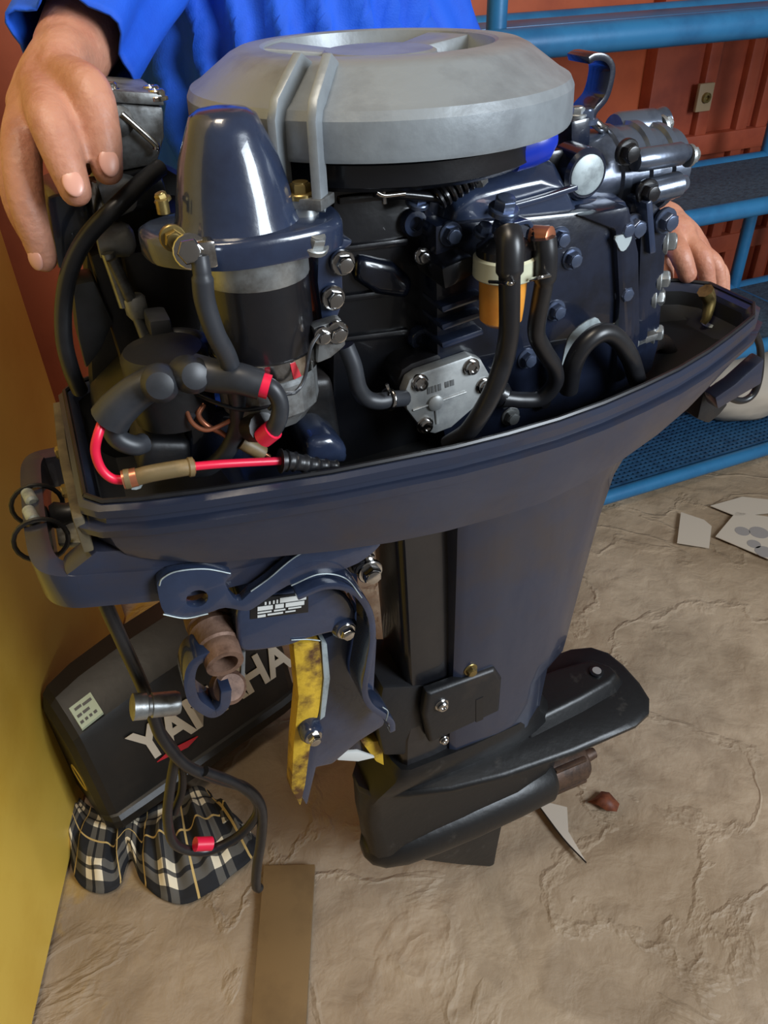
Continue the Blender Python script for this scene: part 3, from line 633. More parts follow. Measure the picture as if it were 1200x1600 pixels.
# linkage under the cover: rod, cotter pin, spring, ball joint
tube('throttle_rod',[m(*p,.085) for p in ((585,300),(640,304),(690,310))],.0035,'black_paint',motor)
tube('cotter_pin',[m(*p,.092) for p in ((588,300),(600,305),(632,302))],.0022,'chrome',motor,8)
tube('cotter_pin',[m(*p,.092) for p in ((598,296),(600,305),(601,318))],.0018,'chrome',motor,8)
bm=bmesh.new(); pts=[]
a_,b_=m(680,312,.085),m(742,272,.085); ax=(b_-a_); x_,y_,_=frame_of(ax)
for k in range(97):
    t=k/96; pts.append(a_+ax*t+x_*.0075*math.cos(t*14*math.pi)+y_*.0075*math.sin(t*14*math.pi))
add_tube(bm,pts,.0018,6,1,False); part('linkage_spring',bm,'black_paint')
axis_lathe(m(735,282,.085),m(762,255,.085),[(.007,0),(.010,.2),(.010,.5),(.006,.6),(.006,1)],'alu_dull','linkage_ball_joint',motor,14)
bolt(m(748,262,.092),.0075,motor,'chrome'); bolt(m(653,313,.075),.007,motor,'navy',V(0,.5,1)); bolt(m(660,400,.075),.005,motor,'chrome'); 

# ---- fuel filter with two hoses
FV=.122
f0=m(788,412,FV)
def fz(py): return m(788,py,FV).z
bm=bmesh.new(); add_lathe(bm,V(f0.x,FV,0),(0,0,1),[(.0225,fz(430)),(.0235,fz(428)),(.0235,fz(400)),(.021,fz(396))],30); filt=part('fuel_filter',bm,'cream_plastic',smooth=30)
bm=bmesh.new(); add_lathe(bm,V(f0.x,FV,0),(0,0,1),[(.008,fz(504)),(.013,fz(502)),(.0165,fz(496)),(.0172,fz(480)),(.0185,fz(430))],30); part('filter_cup',bm,'amber',filt)
bm=bmesh.new(); add_lathe(bm,V(f0.x,FV,0),(0,0,1),[(.0215,fz(400)),(.0215,fz(385)),(.017,fz(378)),(.012,fz(370)),(.008,fz(368))],30); part('filter_head',bm,'black_paint',filt)
bm=mprism(((690,420),(740,398),(742,430),(695,455)),.06,.11); part('filter_bracket',bm,'black_paint',filt,bevel=.004)
bm=bmesh.new(); add_strap(bm,[m(*p,.125) for p in ((780,370),(784,350),(800,345),(815,342),(822,350))],NEAR,.018,.003); part('filter_clip',bm,'navy',filt,bevel=.0006)
bolt(m(787,327,.115),.0085,filt,'navy',V(0,.3,1)); bolt(m(756,362,.10),.006,filt,'navy',V(0,.4,1))
bm=bmesh.new(); add_lathe(bm,m(825,374,.125),V(1,.3,0),[(.007,0),(.009,.002),(.009,.016),(.007,.017)],16); part('outlet_spigot',bm,'black_paint',filt)
bm=bmesh.new(); add_lathe(bm,m(856,372,.135),V(.6,1,.1),[(.0085,-.012),(.0085,.002),(.007,.003)],16); part('spigot_cap',bm,'copper',filt)
tube('fuel_hose',[m(*p) for p in ((793,362,.150),(797,385,.158),(796,430,.160),(796,480,.158),(795,520,.155),(788,560,.150),(775,600,.150),(755,640,.146),(730,675,.135),(700,695,.12))],lambda t:.0098 if t<.22 else .0078,'rubber',motor,14)
tube('fuel_hose',[m(*p) for p in ((850,372,.140),(852,400,.142),(850,440,.140),(843,480,.134),(838,520,.128),(850,548,.125),(866,575,.122),(866,600,.118),(845,622,.112),(815,625,.108),(785,622,.105))],lambda t:.0090 if t<.2 else .0072,'rubber',motor,14)
for a,v_ in (((759,443),.158),):
    tube('hose_clip',[m(*p) for p in ((765,440,.145),(780,441,.160),(797,443,.172),(806,442,.165))],.0014,'chrome',filt,6)
tube('hose_clip',[m(*p) for p in ((828,437,.146),(845,433,.154),(862,430,.148))],.0014,'chrome',filt,6)

# ---- fuel pump
GV=.098
hexp=[(640,594),(655,584),(736,556),(752,562),(768,590),(762,612),(738,640),(706,668),(680,678),(662,674),(636,640),(632,615)]
bm=mprism(hexp,GV-.012,GV); pump=part('fuel_pump',bm,'pump_grey',bevel=.0022)
bm=mprism([(x-12,y-16) for x,y in hexp],.05,GV-.0125); part('pump_body',bm,'black_paint',pump,bevel=.003)
bm=bmesh.new(); add_lathe(bm,m(680,629,GV),NEAR,[(.007,-.002),(.007,.002),(.005,.0032)],16); part('pump_boss',bm,'pump_grey',pump)
for a,b in (((645,641),(680,629)),((680,629),(728,612)),((680,629),(683,662))):
    tube('pump_rib',[m(*a,GV+.0004),m(*b,GV+.0004)],.0012,'pump_grey',pump,6,1,False)
for p in ((656,598),(736,573),(664,664),(756,602)): bolt(m(*p,GV),.0058,pump,'screw')
mk=m(668,616,GV); marks('embossed_mark',mk,m(712,602,GV)-mk,m(667,603,GV)-mk,V(0,.0005,0),((.0,.10,0,.8),(.14,.22,0,.8),(.27,.33,.0,.8),(.38,.48,0,.8),(.62,.76,.1,.8),(.80,.94,.1,.8)),'alu_dull',pump)
tube('fuel_hose',[m(*p) for p in ((540,540,.105),(552,570,.108),(560,605,.11),(572,622,.11),(590,627,.11),(610,624,.108),(632,622,.10))],.0068,'rubber_grey',motor,12)
axis_lathe(m(602,625,.108),m(634,620,.10),[(.0045,0),(.006,.2),(.0045,.3),(.006,.5),(.0045,.6),(.0045,1)],'brass','pump_nipple',pump,12)
q=circle(m(607,624,.109),m(634,620,.1)-m(602,625,.108),.008,18); tube('hose_clip',q+[q[0]],.0015,'chrome',pump,6,1,False)
tube('hose_clip',[m(607,617,.116),m(606,606,.118),m(604,600,.118)],.0014,'chrome',pump,6)
# return hose loop in front of the cover and dark hose at the rear
tube('bypass_hose',[m(*p) for p in ((888,610,.105),(894,575,.110),(908,545,.113),(930,524,.114),(950,520,.113),(968,533,.112),(985,560,.110),(995,592,.105))],.0085,'rubber',motor,14)
axis_lathe(m(775,612,.10),m(792,624,.10),[(.010,0),(.012,.3),(.008,1)],'black_paint','hose_elbow',motor,14)
# rear pan details
tube('rear_strap',[m(*p) for p in ((1102,454,-.005),(1108,470,-.005),(1104,495,0),(1098,505,0))],lambda t:.009*(1-.6*t),'brass',motor,8)
bm=bmesh.new(); add_lathe(bm,mw(1112,511,.992),(0,0,1),[(.010,0),(.012,.004),(.009,.006)],18); part('rubber_plug',bm,'bare_metal')
tube('rear_cable',[m(*p,-.015) for p in ((1120,602),(1138,620),(1160,626),(1178,614),(1187,585),(1188,545),(1180,520))],.0045,'rubber',motor,10)
tube('rear_pipe',[m(*p) for p in ((1005,560,.05),(1015,540,.04),(1035,535,.02),(1050,560,.02))],.009,'leg_front',motor)
bm=mprism(((985,535),(1030,520),(1028,530),(986,548)),.04,.07); part('rear_bracket',bm,'alu_dull',bevel=.002)

# ---- carburettor side (front, far)
bm=mprism(((166,158),(256,166),(258,215),(246,258),(182,270),(164,240)),-.085,-.012); carb=part('carburettor',bm,'alu_dull',bevel=.004)
bm=mprism(((160,140),(252,146),(258,166),(164,160)),-.09,-.008); part('carburettor_lid',bm,'alu_dull',carb,bevel=.002)
for p in ((171,142,-.02),(238,146,-.03),(246,152,-.014)): bolt(m(*p),.0055,carb,'screw',(0,0,1))
bm=bmesh.new(); add_lathe(bm,m(186,188,-.012),NEAR,[(.010,0),(.010,.003),(.006,.007),(.003,.008)],18); part('choke_pivot',bm,'alu_dull',carb)
tube('choke_rod',[m(*p,-.004) for p in ((190,178),(215,200),(243,226),(243,234))],.0024,'chrome',carb,8)
bm=mprism(((180,268),(246,256),(262,300),(250,330),(190,335),(172,300)),-.08,-.02); part('float_bowl',bm,'black_paint',carb,bevel=.005)
bm=mprism(((150,290),(195,280),(222,286),(214,330),(180,345),(155,340)),-.05,.0); intake=part('intake_casting',bm,'pump_grey',bevel=.006,seg=3)
axis_lathe(m(152,378,-.005),m(210,372,-.005),[(.0115,0),(.012,.1),(.0125,.75),(.010,.92),(.006,1)],'pump_grey','intake_nub',intake,20)
bm=mprism(((138,285),(152,282),(170,345),(150,352)),-.01,.008); part('intake_flange',bm,'chrome',intake,bevel=.002)
bm=mprism(((72,308),(128,298),(148,360),(120,420),(90,425)),-.10,-.02); part('air_silencer',bm,'navy',bevel=.006)
tube('vent_hose',[m(*p) for p in ((250,262,.0),(222,285,.015),(185,320,.03),(140,365,.03),(112,415,.03),(100,470,.028),(100,530,.03),(112,580,.03),(125,610,.02))],.0062,'rubber',motor,14)
tube('choke_link',[m(*p,.01) for p in ((168,395),(180,430),(196,478))],.005,'alu',motor,10)
axis_lathe(m(208,462,.012),m(218,500,.012),[(.007,0),(.0085,.1),(.0085,.7),(.005,1)],'pump_grey','link_end',motor,16)
bm=mprism(((112,445),(148,438),(178,505),(160,545),(135,580),(122,530)),-.04,-.005); part('ignition_box',bm,'rubber_grey',bevel=.004)
bm=mprism(((140,400),(190,385),(262,560),(250,610),(200,600)),-.06,-.012); part('choke_bracket',bm,'black_satin',bevel=.004)
bm=mprism(((190,395),(300,385),(320,470),(310,560),(230,500),(200,450)),-.06,.0); part('inlet_manifold',bm,'leg_front',bevel=.006)
bm=mprism(((250,330),(330,330),(345,420),(340,700),(160,740),(150,640),(230,560)),-.09,-.03); part('front_engine_mount',bm,'black_satin',bevel=.008)
tube('linkage_rod',[m(*p,.015) for p in ((175,405),(205,470),(240,560))],.0045,'alu_dull',motor,8)
part('far_side_housing',mprism(((128,300),(262,262),(330,300),(345,420),(340,720),(150,735),(140,560)),-.115,-.085),'black_satin',bevel=.008)
# ---- starter relay with rubber boots
RV=.075
bm=bmesh.new(); add_lathe(bm,m(268,610,RV),(0,0,1),[(.030,-.02),(.031,0),(.031,.030),(.028,.034),(.012,.036)],28); relay=part('starter_relay',bm,'black_satin')
bm=mprism(((232,502),(268,498),(272,530),(238,535)),.02,.05); part('relay_bracket',bm,'rubber_grey',relay,bevel=.004)
q=circle(m(270,545,.06),(0,0,1),.022,24); tube('relay_collar',q+[q[0]],.007,'black_satin',relay,10,1,False)
def boot(pts,rad,name='terminal_boot'):
    return tube(name,[m(*p) for p in pts],rad,'rubber_grey',relay,16)
bm=bmesh.new(); add_lathe(bm,m(250,600,.128),V(-.1,.9,.3),[(.012,-.020),(.0130,-.010),(.0126,.003),(.009,.009),(.004,.0105)],20); part('boot_cap',bm,'rubber_grey',relay)
bm=bmesh.new(); add_lathe(bm,m(300,586,.130),V(.1,.9,.3),[(.012,-.020),(.0130,-.010),(.0126,.003),(.009,.009),(.004,.0105)],20); part('boot_cap',bm,'rubber_grey',relay)
boot(((250,592,.115),(215,612,.113),(185,638,.110),(172,655,.108)),lambda t:.0112+.003*t)
boot(((303,580,.122),(340,588,.132),(375,592,.142),(408,602,.148)),lambda t:.0122-.002*t)
tube('battery_cable',[m(*p) for p in ((172,650,.094),(176,672,.10),(188,688,.105),(210,696,.105),(225,692,.10))],.0075,'rubber_grey',relay,12)
tube('battery_cable',[m(*p) for p in ((168,655,.09),(178,680,.094),(196,692,.098),(214,692,.096))],.0055,'rubber',relay,12)
tube('starter_cable',[m(*p) for p in ((405,601,.148),(424,606,.152),(437,628,.154),(436,652,.154),(426,672,.150),(412,682,.145))],.0062,'rubber_grey',relay,12)
q=circle(m(414,603,.112),m(424,606,.118)-m(405,601,.105),.0075,18)
bm=bmesh.new(); add_tube(bm,[m(404,600,.148),m(421,605,.151)],.0085,16,1,False); part('red_sleeve',bm,'red_wire',relay)
bm=bmesh.new(); add_tube(bm,[m(427,671,.151),m(411,684,.145)],.0075,16,1,False); part('red_sleeve',bm,'red_wire',relay)
bm=bmesh.new(); add_tube(bm,[m(412,668,.142),m(395,668,.125)],.011,14,1,False); part('terminal_post',bm,'black_satin',relay)
tube('ground_cable',[m(*p) for p in ((312,400,.150),(316,430,.152),(320,470,.150),(336,520,.148),(356,560,.142),(370,615,.125),(372,660,.115),(358,700,.110),(330,728,.10),(300,735,.09))],lambda t:.0066 if t>.12 else .0056,'rubber_grey',relay,14)
tube('red_wire',[m(*p) for p in ((163,652,.11),(153,680,.118),(149,705,.120),(158,732,.122),(176,748,.124),(200,750,.126))],.0034,'red_wire',relay,10)
bm=bmesh.new(); add_tube(bm,[m(*p) for p in ((195,749,.126),(212,746,.127),(235,740,.130),(280,732,.132),(302,729,.132))],lambda t:.0062 if .14<t<.9 else .0072,12); part('taped_splice',bm,'tape_olive',relay)
bm=bmesh.new(); add_tube(bm,[m(192,750,.126),m(214,745,.127)],.0068,12,1,False); part('copper_ferrule',bm,'copper',relay)
bm=bmesh.new(); add_tube(bm,[m(284,731,.132),m(304,729,.132)],.0056,12,1,False); part('copper_ferrule',bm,'copper',relay)
tube('red_wire',[m(*p) for p in ((300,729,.132),(345,725,.132),(400,722,.131),(442,720,.130))],.0032,'red_wire',relay,10)
bm=bmesh.new(); add_tube(bm,[m(*p) for p in ((438,720,.130),(452,720,.130),(475,724,.130),(500,727,.129),(525,728,.127))],lambda t:.0085-.0045*t+(.0012 if int(t*30)%5==0 else 0),14); part('bullet_boot',bm,'rubber',relay)
tube('copper_wire',[m(*p) for p in ((288,632,.10),(300,660,.11),(322,672,.115),(350,662,.115),(380,645,.115))],.0018,'copper',relay,8)
tube('copper_wire',[m(*p) for p in ((318,632,.10),(310,648,.105),(322,664,.11),(345,676,.11),(365,690,.11))],.0022,'copper',relay,8)
tube('brown_wire',[m(*p) for p in ((290,628,.09),(296,645,.10),(302,655,.105))],.004,'rubber_grey',relay,8)
tube('black_wire',[m(*p) for p in ((300,612,.10),(345,632,.12),(385,640,.13),(430,632,.135))],.0016,'rubber',relay,8)
bm=bmesh.new(); add_tube(bm,[m(378,690,.115),m(400,702,.118),m(410,708,.118)],.006,12,1,False); part('yellow_sleeve',bm,'tape_olive',relay)
tube('copper_wire',[m(408,706,.118),m(422,714,.12)],.0016,'copper',relay,8,1,False)
# dark castings on the floor of the pan
for pts,v0,v1,mt in ((((300,640),(380,640),(384,735),(290,738)),.03,.085,'navy_dark'),(((395,600),(520,590),(540,720),(400,728)),.0,.06,'black_satin'),(((480,690),(520,682),(545,700),(545,727),(478,727)),.06,.11,'navy'),(((225,690),(300,690),(300,745),(215,745)),.03,.09,'black_satin')):
    part('mount_casting',mprism(pts,v0,v1),mt,bevel=.008,seg=3)
patch('paint_chip',((203,756),(222,752),(220,763),(206,765)),.121,pan)

# ---- cables hanging below the front of the pan
CB=.03
shift=tube('shift_cable',[m(*p) for p in ((122,800,.0),(140,850,.02),(160,930,CB),(190,1000,CB),(222,1070,CB),(240,1120,CB),(255,1155,CB),(290,1195,CB),(335,1215,CB),(385,1232,CB),(408,1262,CB),(408,1310,CB),(402,1350,CB),(400,1382,CB),(405,1388,CB)) ],.0068,'rubber',motor,12)
tube('shift_cable',[m(*p) for p in ((275,1180,.02),(266,1230,.02),(262,1280,.02),(275,1320,.02),(320,1330,.02),(370,1308,.022),(400,1275,.025),(400,1250,.03),(370,1225,.032),(320,1205,.034))],.0062,'rubber',motor,12)
tube('shift_cable',[m(*p) for p in ((250,1140,.01),(280,1185,.01),(285,1230,.01),(272,1270,.012))],.005,'leg_front',motor,10)
bm=bmesh.new(); add_tube(bm,[m(305,1319,.023),m(330,1318,.023)],.009,14,1,False); part('red_tape',bm,'red_wire')
axis_lathe(m(205,1105,.055),m(280,1098,.055),[(.010,0),(.0135,.03),(.0135,.30),(.0105,.34),(.0105,.40),(.0125,.42),(.0125,.92),(.011,1)],'alu','cable_end_fitting',motor,22)

# ================================================================== black engine hood
cz=.055; P0=FW(190,1288,cz); P1=FW(430,1118,cz)
hx=(P1-P0).normalized(); hn=Vector((-hx.y,hx.x,0))
hood=bpy.data.objects.new('engine_hood',None); C.objects.link(hood); hood.location=P0
hood.matrix_world=Matrix.Translation(P0)@Matrix((hx,hn,Vector((0,0,1)))).transposed().to_4x4()
tag(hood,'black engine hood with white lettering leaning by the yellow wall','engine hood')
HL=.42
def hsec(x,s,wd,up):
    pr=[(-.010,.000),(-.014,.006),(-.014,.026),(-.006,.034),(.0,.036),(.020,.130),(.040,.205),(.050,.222),(.085,.245),(.130,.262),(.170,.264),(.185,.240),(.190,.10),(.192,.0)]
    return [Vector((x,.0+(n-.09)*s*wd+.09*wd+ (0.0),z*up)) for n,z in pr]
bm=bmesh.new()
add_loft(bm,[hsec(*a) for a in ((-.022,.72,.86,.90),(-.012,.92,.86,.97),(.0,1,.86,1),(.05,1,.95,1.02),(.15,1,1,1.06),(.28,1,1,1.10),(.37,1,1,1.08),(.40,.96,1,1.05),(.415,.85,1,.98),(.42,.75,1,.9))])
finish('hood_shell',bm,'cowl_black',hood,smooth=18)
# lettering lies on the sloped side: origin at its lower left
fdir=Vector((0,.020+.0,.094)).normalized()
def hp_(x,t): return Vector((x,-.0022+.0*x+ .002*0+ (.020)*(t),.036+.094*t*1.05))
fill_text('YAMAHA','lettering',hp_(.078,.66)+Vector((0,-.003,0)),Vector((1,0,0)),Vector((0,.22,1)),.104,'decal_white',hood,extr=.0006,shear=-.16,xscale=.80,bold=.030)
bm=bmesh.new(); add_prism(bm,[hp_(x,t)+Vector((0,-.003,0)) for x,t in ((.098,.52),(.160,.40),(.185,.48),(.13,.58))],Vector((0,.002,0))); finish('red_stripe',bm,'decal_red',hood)
def hl_top(x,n): return Vector((x,n,0))
st=[Vector((.008,.046,.2265)),Vector((.050,.048,.2325)),Vector((.050,.084,.2545)),Vector((.008,.082,.2490))]
bm=bmesh.new(); add_prism(bm,[p+Vector((0,-.002,.0060)) for p in st],Vector((0,0,-.005))); stk=finish('warning_sticker',bm,'sticker',hood)
marks('sticker_print',st[0]+Vector((0,-.002,.0061)),st[1]-st[0],st[3]-st[0],Vector((0,-.0003,.0004)),((.15,.45,.74,.86),(.50,.90,.70,.82),(.10,.30,.44,.56),(.36,.66,.44,.56),(.08,.22,.16,.28),(.30,.42,.16,.28),(.50,.62,.16,.28),(.70,.84,.16,.28)),'rubber_grey',stk)
q=circle(Vector((-.021,.075,.09)),Vector((1,0,0)),.026,22); bm=bmesh.new(); add_tube(bm,q+[q[0]],.003,8,1,False); finish('yellow_ring_mark',bm,'decal_yellow',hood)

# ================================================================== plaid cloth under the hood
def cloth():
    fr=spline([FW(x,y) for x,y in ((108,1310),(118,1372),(150,1398),(185,1388),(205,1345),(222,1380),(255,1408),(290,1414),(330,1396),(360,1372),(392,1345),(402,1322),(400,1308))],10)
    bk=spline([FW(x,y,.05) for x,y in ((120,1240),(140,1255),(160,1262),(180,1268),(200,1268),(222,1262),(245,1250),(265,1238),(285,1228),(300,1222),(318,1225),(330,1245),(338,1280))],10)
    N=len(fr); K=22; bm=bmesh.new(); uvl=bm.loops.layers.uv.new('UVMap'); g=[]; co={}
    s=0
    for i in range(N):
        if i: s+=(fr[i]-fr[i-1]).length
        row=[]
        for j in range(K+1):
            t=j/K; p=bk[i].lerp(fr[i],t)
            fold=math.sin(i*.62)*.5+math.sin(i*.31+1.3)*.5+noise.noise(Vector((i*.13,t*2,3)))*.8
            z=.030*(1-t)**.8+ .040*max(0,math.sin(math.pi*max(0,min(1,(t-.12)*1.2))))*(.75+.6*fold)+.006
            z+=.008*noise.noise(Vector((p.x*30,p.y*30,1)))
            z=min(z,.044) if (p-P0).dot(hn)>-.035 else z
            p=Vector((p.x,p.y,max(.006,z)))
            v=bm.verts.new(p); co[v]=(s*2.0, t*.36); row.append(v)
        g.append(row)
    for i in range(N-1):
        for j in range(K):
            f=bm.faces.new((g[i][j],g[i+1][j],g[i+1][j+1],g[i][j+1]))
            for lp in f.loops: lp[uvl].uv=co[lp.vert]
    o=finish('plaid_cloth',bm,'plaid',smooth=180)
    md=o.modifiers.new('thickness','SOLIDIFY'); md.thickness=.003; md.offset=1
    tag(o,'crumpled black and white plaid cloth lying under the black engine hood','cloth')
cloth()

# ================================================================== small things on the floor
bm=bmesh.new(); q=[FW(412,1352,.012),FW(492,1350,.012),FW(470,1600,.012),FW(392,1600,.012)]
d0=(q[3]-q[0]).normalized(); q[2]=q[2]+d0*.25; q[3]=q[3]+d0*.25
add_prism(bm,q,Vector((0,0,-.012))); tag(finish('wooden_plank',bm,'cardboard',bevel=.0015),'flat brown wooden plank lying on the cement at the bottom edge','plank')
def sheet(name,pix,material,label,cat,z=.006,lift=0):
    bm=bmesh.new(); pts=[FW(x,y,z) for x,y in pix]; add_prism(bm,pts,Vector((0,0,-.002))); o=finish(name,bm,material); tag(o,label,cat); return o
ps=sheet('paper_sheet',((1118,838),(1150,800),(1235,812),(1250,870),(1205,875)),'paper','white paper with grey dots lying on the floor near the rack','paper')
for (x,y,r_) in ((1160,830,.020),(1186,832,.026),(1178,850,.018),(1194,862,.024)):
    bm=bmesh.new(); add_lathe(bm,FW(x,y,.0062),(0,0,1),[(r_,-.001),(r_,.0003)],20); finish('grey_dot',bm,'grey_spot',ps)
sheet('paper_scrap',((1058,848),(1064,800),(1100,812),(1112,822),(1108,856)),'paper','torn plain paper scrap beside the dotted paper','paper scrap')
sheet('paper_strip',((1110,790),(1160,776),(1215,782),(1215,800),(1150,806)),'paper','pale paper strip below the lowest shelf of the rack','paper strip')
# things on the lowest rack shelf
def sack():
    c=uv(1.66,-1.0,.055); bm=bmesh.new(); rings=[]
    for k in range(9):
        t=k/8; r=.17*math.sin(math.pi*(.12+.80*t))**.5
        rings.append([c+Vector((1.15*r*math.cos(a)*(1+.06*math.sin(3*a+k)),.72*r*math.sin(a)*(1+.05*math.sin(5*a+2*k)),.012+.20*t)) for a in [2*math.pi*i/28 for i in range(28)]])
    add_loft(bm,rings); return tag(finish('sack',bm,'paper',smooth=180),'pale beige sack standing on the lowest shelf of the blue rack','sack')
sack()
bm=bmesh.new(); add_tube(bm,[m(*p,-1.30) for p in ((716,-60),(717,0),(720,22),(728,48),(735,90))],.004,8); cd=finish('white_cord',bm,'cord_white')
cd.location=(ORG[0],ORG[1],0); cd.rotation_euler=(0,0,YAW); tag(cd,'thin white cord hanging beside the left post of the blue rack','cord')
# dry leaf
bm=bmesh.new(); ring=[FW(x,y,.006) for x,y in ((918,1253),(930,1246),(940,1236),(952,1238),(968,1256),(964,1268),(948,1267),(934,1258))]
c_=sum(ring,Vector())/len(ring)+Vector((0,0,.014)); vs=[bm.verts.new(p) for p in ring]; cv=bm.verts.new(c_)
for i in range(len(vs)): bm.faces.new((vs[i],vs[(i+1)%len(vs)],cv))
lf=finish('dry_leaf',bm,'leaf',smooth=60); md=lf.modifiers.new('thickness','SOLIDIFY'); md.thickness=.001; tag(lf,'small curled brown dry leaf behind the propeller shaft','leaf')
bm=bmesh.new(); ring=[FW(x,y,.006) for x,y in ((838,1254),(862,1256),(886,1262),(888,1300),(916,1348),(880,1310))]
add_prism(bm,ring,Vector((0,0,.0018))); sl=finish('plastic_shard',bm,'paper'); tag(sl,'pointed white plastic shard on the floor under the propeller shaft','shard')
tube('dark_edge',[FW(x,y,.008) for x,y in ((838,1254),(880,1310),(916,1348))],.0016,'leg_front',sl,6,4)

# ================================================================== the person behind the motor
person=bpy.data.objects.new('person',None); C.objects.link(person); person.location=(.10,1.06,0)
tag(person,'person in a blue T-shirt standing behind the motor and steadying it with both hands','person')
bpy.context.view_layer.update()
PI_=person.matrix_world.inverted()
def ball(bm,c,r,sc=(1,1,1),rot=None):
    o=bmesh.ops.create_icosphere(bm,subdivisions=3,radius=1)
    mt=Matrix.Translation(c)@(rot if rot else Matrix())@Matrix.Diagonal((r*sc[0],r*sc[1],r*sc[2],1)); bmesh.ops.transform(bm,matrix=mt,verts=o['verts'])
def limb(bm,pts,rads,k=6):
    q=spline(pts,k); N=len(q)-1
    rf=lambda t: rads[min(int(t*(len(rads)-1)),len(rads)-2)]*(1-(t*(len(rads)-1)-min(int(t*(len(rads)-1)),len(rads)-2)))+rads[min(int(t*(len(rads)-1)),len(rads)-2)+1]*(t*(len(rads)-1)-min(int(t*(len(rads)-1)),len(rads)-2))
    add_tube(bm,pts,rf,14,k)
    ball(bm,q[0],rads[0]); ball(bm,q[-1],rads[-1])
def body():
    bm=bmesh.new()
    # trunk, neck
    limb(bm,[Vector(p) for p in ((.08,1.09,.90),(-.02,1.09,1.05),(-.09,1.09,1.22),(-.10,1.09,1.37))],[.112,.100,.110,.098])
    ball(bm,Vector((-.12,1.095,1.385)),.1,(1.35,.80,.62))
    limb(bm,[Vector(p) for p in ((-.09,1.09,1.42),(-.09,1.07,1.50),(-.09,1.05,1.56))],[.065,.055,.055])
    # head: cranium, jaw, nose, ears, lips, brow
    hc=Vector((-.09,1.02,1.655)); tl=Matrix.Rotation(R(18),4,'X')
    ball(bm,hc+Vector((0,.015,.025)),.1,(.78,.95,.92),tl); ball(bm,hc+Vector((0,-.025,-.045)),.1,(.62,.68,.68),tl); ball(bm,hc+Vector((0,-.055,-.09)),.03,(1,.8,.7))
    limb(bm,[hc+Vector((0,-.088,.005)),hc+Vector((0,-.108,-.030))],[.010,.015]); ball(bm,hc+Vector((0,-.098,-.035)),.014,(1.5,.8,.7))
    for s in (-1,1):
        ball(bm,hc+Vector((s*.078,.02,-.01)),.03,(.35,.7,1)); ball(bm,hc+Vector((s*.032,-.072,.022)),.024,(1.2,.5,.4))
    ball(bm,hc+Vector((0,-.088,-.062)),.022,(1.1,.45,.28)); ball(bm,hc+Vector((0,-.086,-.070)),.022,(1,.45,.28))
    # legs and feet
    for hipx,kx,fx,fy,ky in ((.040,.045,.060,1.06,1.05),(.150,.165,.175,1.10,1.08)):
        limb(bm,[Vector((hipx,1.09,.86)),Vector((hipx+.005,1.07,.66)),Vector((kx,ky,.47)),Vector((kx+.003,fy+.01,.28)),Vector((fx,fy+.01,.10))],[.072,.062,.047,.046,.032])
        limb(bm,[Vector((fx,fy+.05,.035)),Vector((fx,fy,.055)),Vector((fx+.002,fy-.08,.032)),Vector((fx+.004,fy-.13,.022))],[.030,.034,.026,.018])
        for k in range(5): ball(bm,Vector((fx-.028+.014*k,fy-.145+.004*abs(k-1),.014)),.011,(.8,1.4,.9))
    # right arm (left in the picture)
    sh=Vector((-.255,1.085,1.385)); el=W(205,-95,.86); wr=W(112,84,.672)
    limb(bm,[sh,(sh+el)/2,el],[.048,.044,.041]); limb(bm,[el,el.lerp(wr,.4),wr],[.042,.039,.0275])
    mcp=[W(92,116,.622),W(64,136,.618),W(46,165,.618),W(40,195,.628)]
    for p,r_ in zip(mcp,(.0165,.0165,.016,.0145)): limb(bm,[wr,wr.lerp(p,.55)+Vector((0,0,.004)),p],[.024,.0195,r_])
    fing=[[(92,116,.622),(138,140,.584),(158,206,.566),(168,264,.556)],
          [(64,136,.618),(76,184,.560),(99,246,.540),(118,298,.530)],
          [(46,165,.618),(34,226,.575),(42,316,.552),(68,404,.548)],
          [(40,195,.628),(22,262,.606),(30,322,.596),(52,372,.590)]]
    for f,rr in zip(fing,([.0145,.0150,.0132,.0108],[.0142,.0145,.0130,.0106],[.0145,.0138,.0125,.0098],[.0130,.0120,.0110,.0092])):
        limb(bm,[W(*p) for p in f],rr)
    limb(bm,[wr.lerp(mcp[0],.3),W(112,160,.665),W(122,215,.665),W(130,250,.655)],[.021,.018,.016,.012])
    # left arm (right in the picture), hidden behind the engine down to the hand
    sh=Vector((.0,1.10,1.39)); el=Vector((.130,1.09,1.12)); wr=W(1035,352,.945)
    limb(bm,[sh,(sh+el)/2,el],[.046,.044,.040]); limb(bm,[el,el.lerp(wr,.4),wr],[.040,.037,.028])
    mcp=[W(1046,372,.900),W(1074,378,.905),W(1092,392,.915),W(1100,405,.93)]
    for p in mcp: limb(bm,[wr,wr.lerp(p,.6)+Vector((0,0,.004)),p],[.026,.020,.0135])
    for f,rr in (([(1046,372,.900),(1062,396,.868),(1074,428,.862)],[.0135,.0125,.0110]),([(1074,378,.905),(1098,404,.882),(1106,446,.880)],[.0125,.0115,.0100]),
                 ([(1092,392,.915),(1118,415,.902),(1124,455,.900)],[.0115,.0105,.0090]),([(1100,405,.935),(1126,425,.925),(1130,460,.922)],[.0105,.0095,.0085])):
        limb(bm,[W(*p) for p in f],rr)
    limb(bm,[wr,W(1032,405,.905),W(1034,440,.885),W(1038,468,.872)],[.020,.0165,.014,.011])
    bmesh.ops.transform(bm,matrix=PI_,verts=bm.verts)
    o=finish('body',bm,'skin',person,smooth=180)
    md=o.modifiers.new('skin_surface','REMESH'); md.mode='VOXEL'; md.voxel_size=.0030; md.use_smooth_shade=True
    md=o.modifiers.new('soften','SMOOTH'); md.factor=.5; md.iterations=4
body()
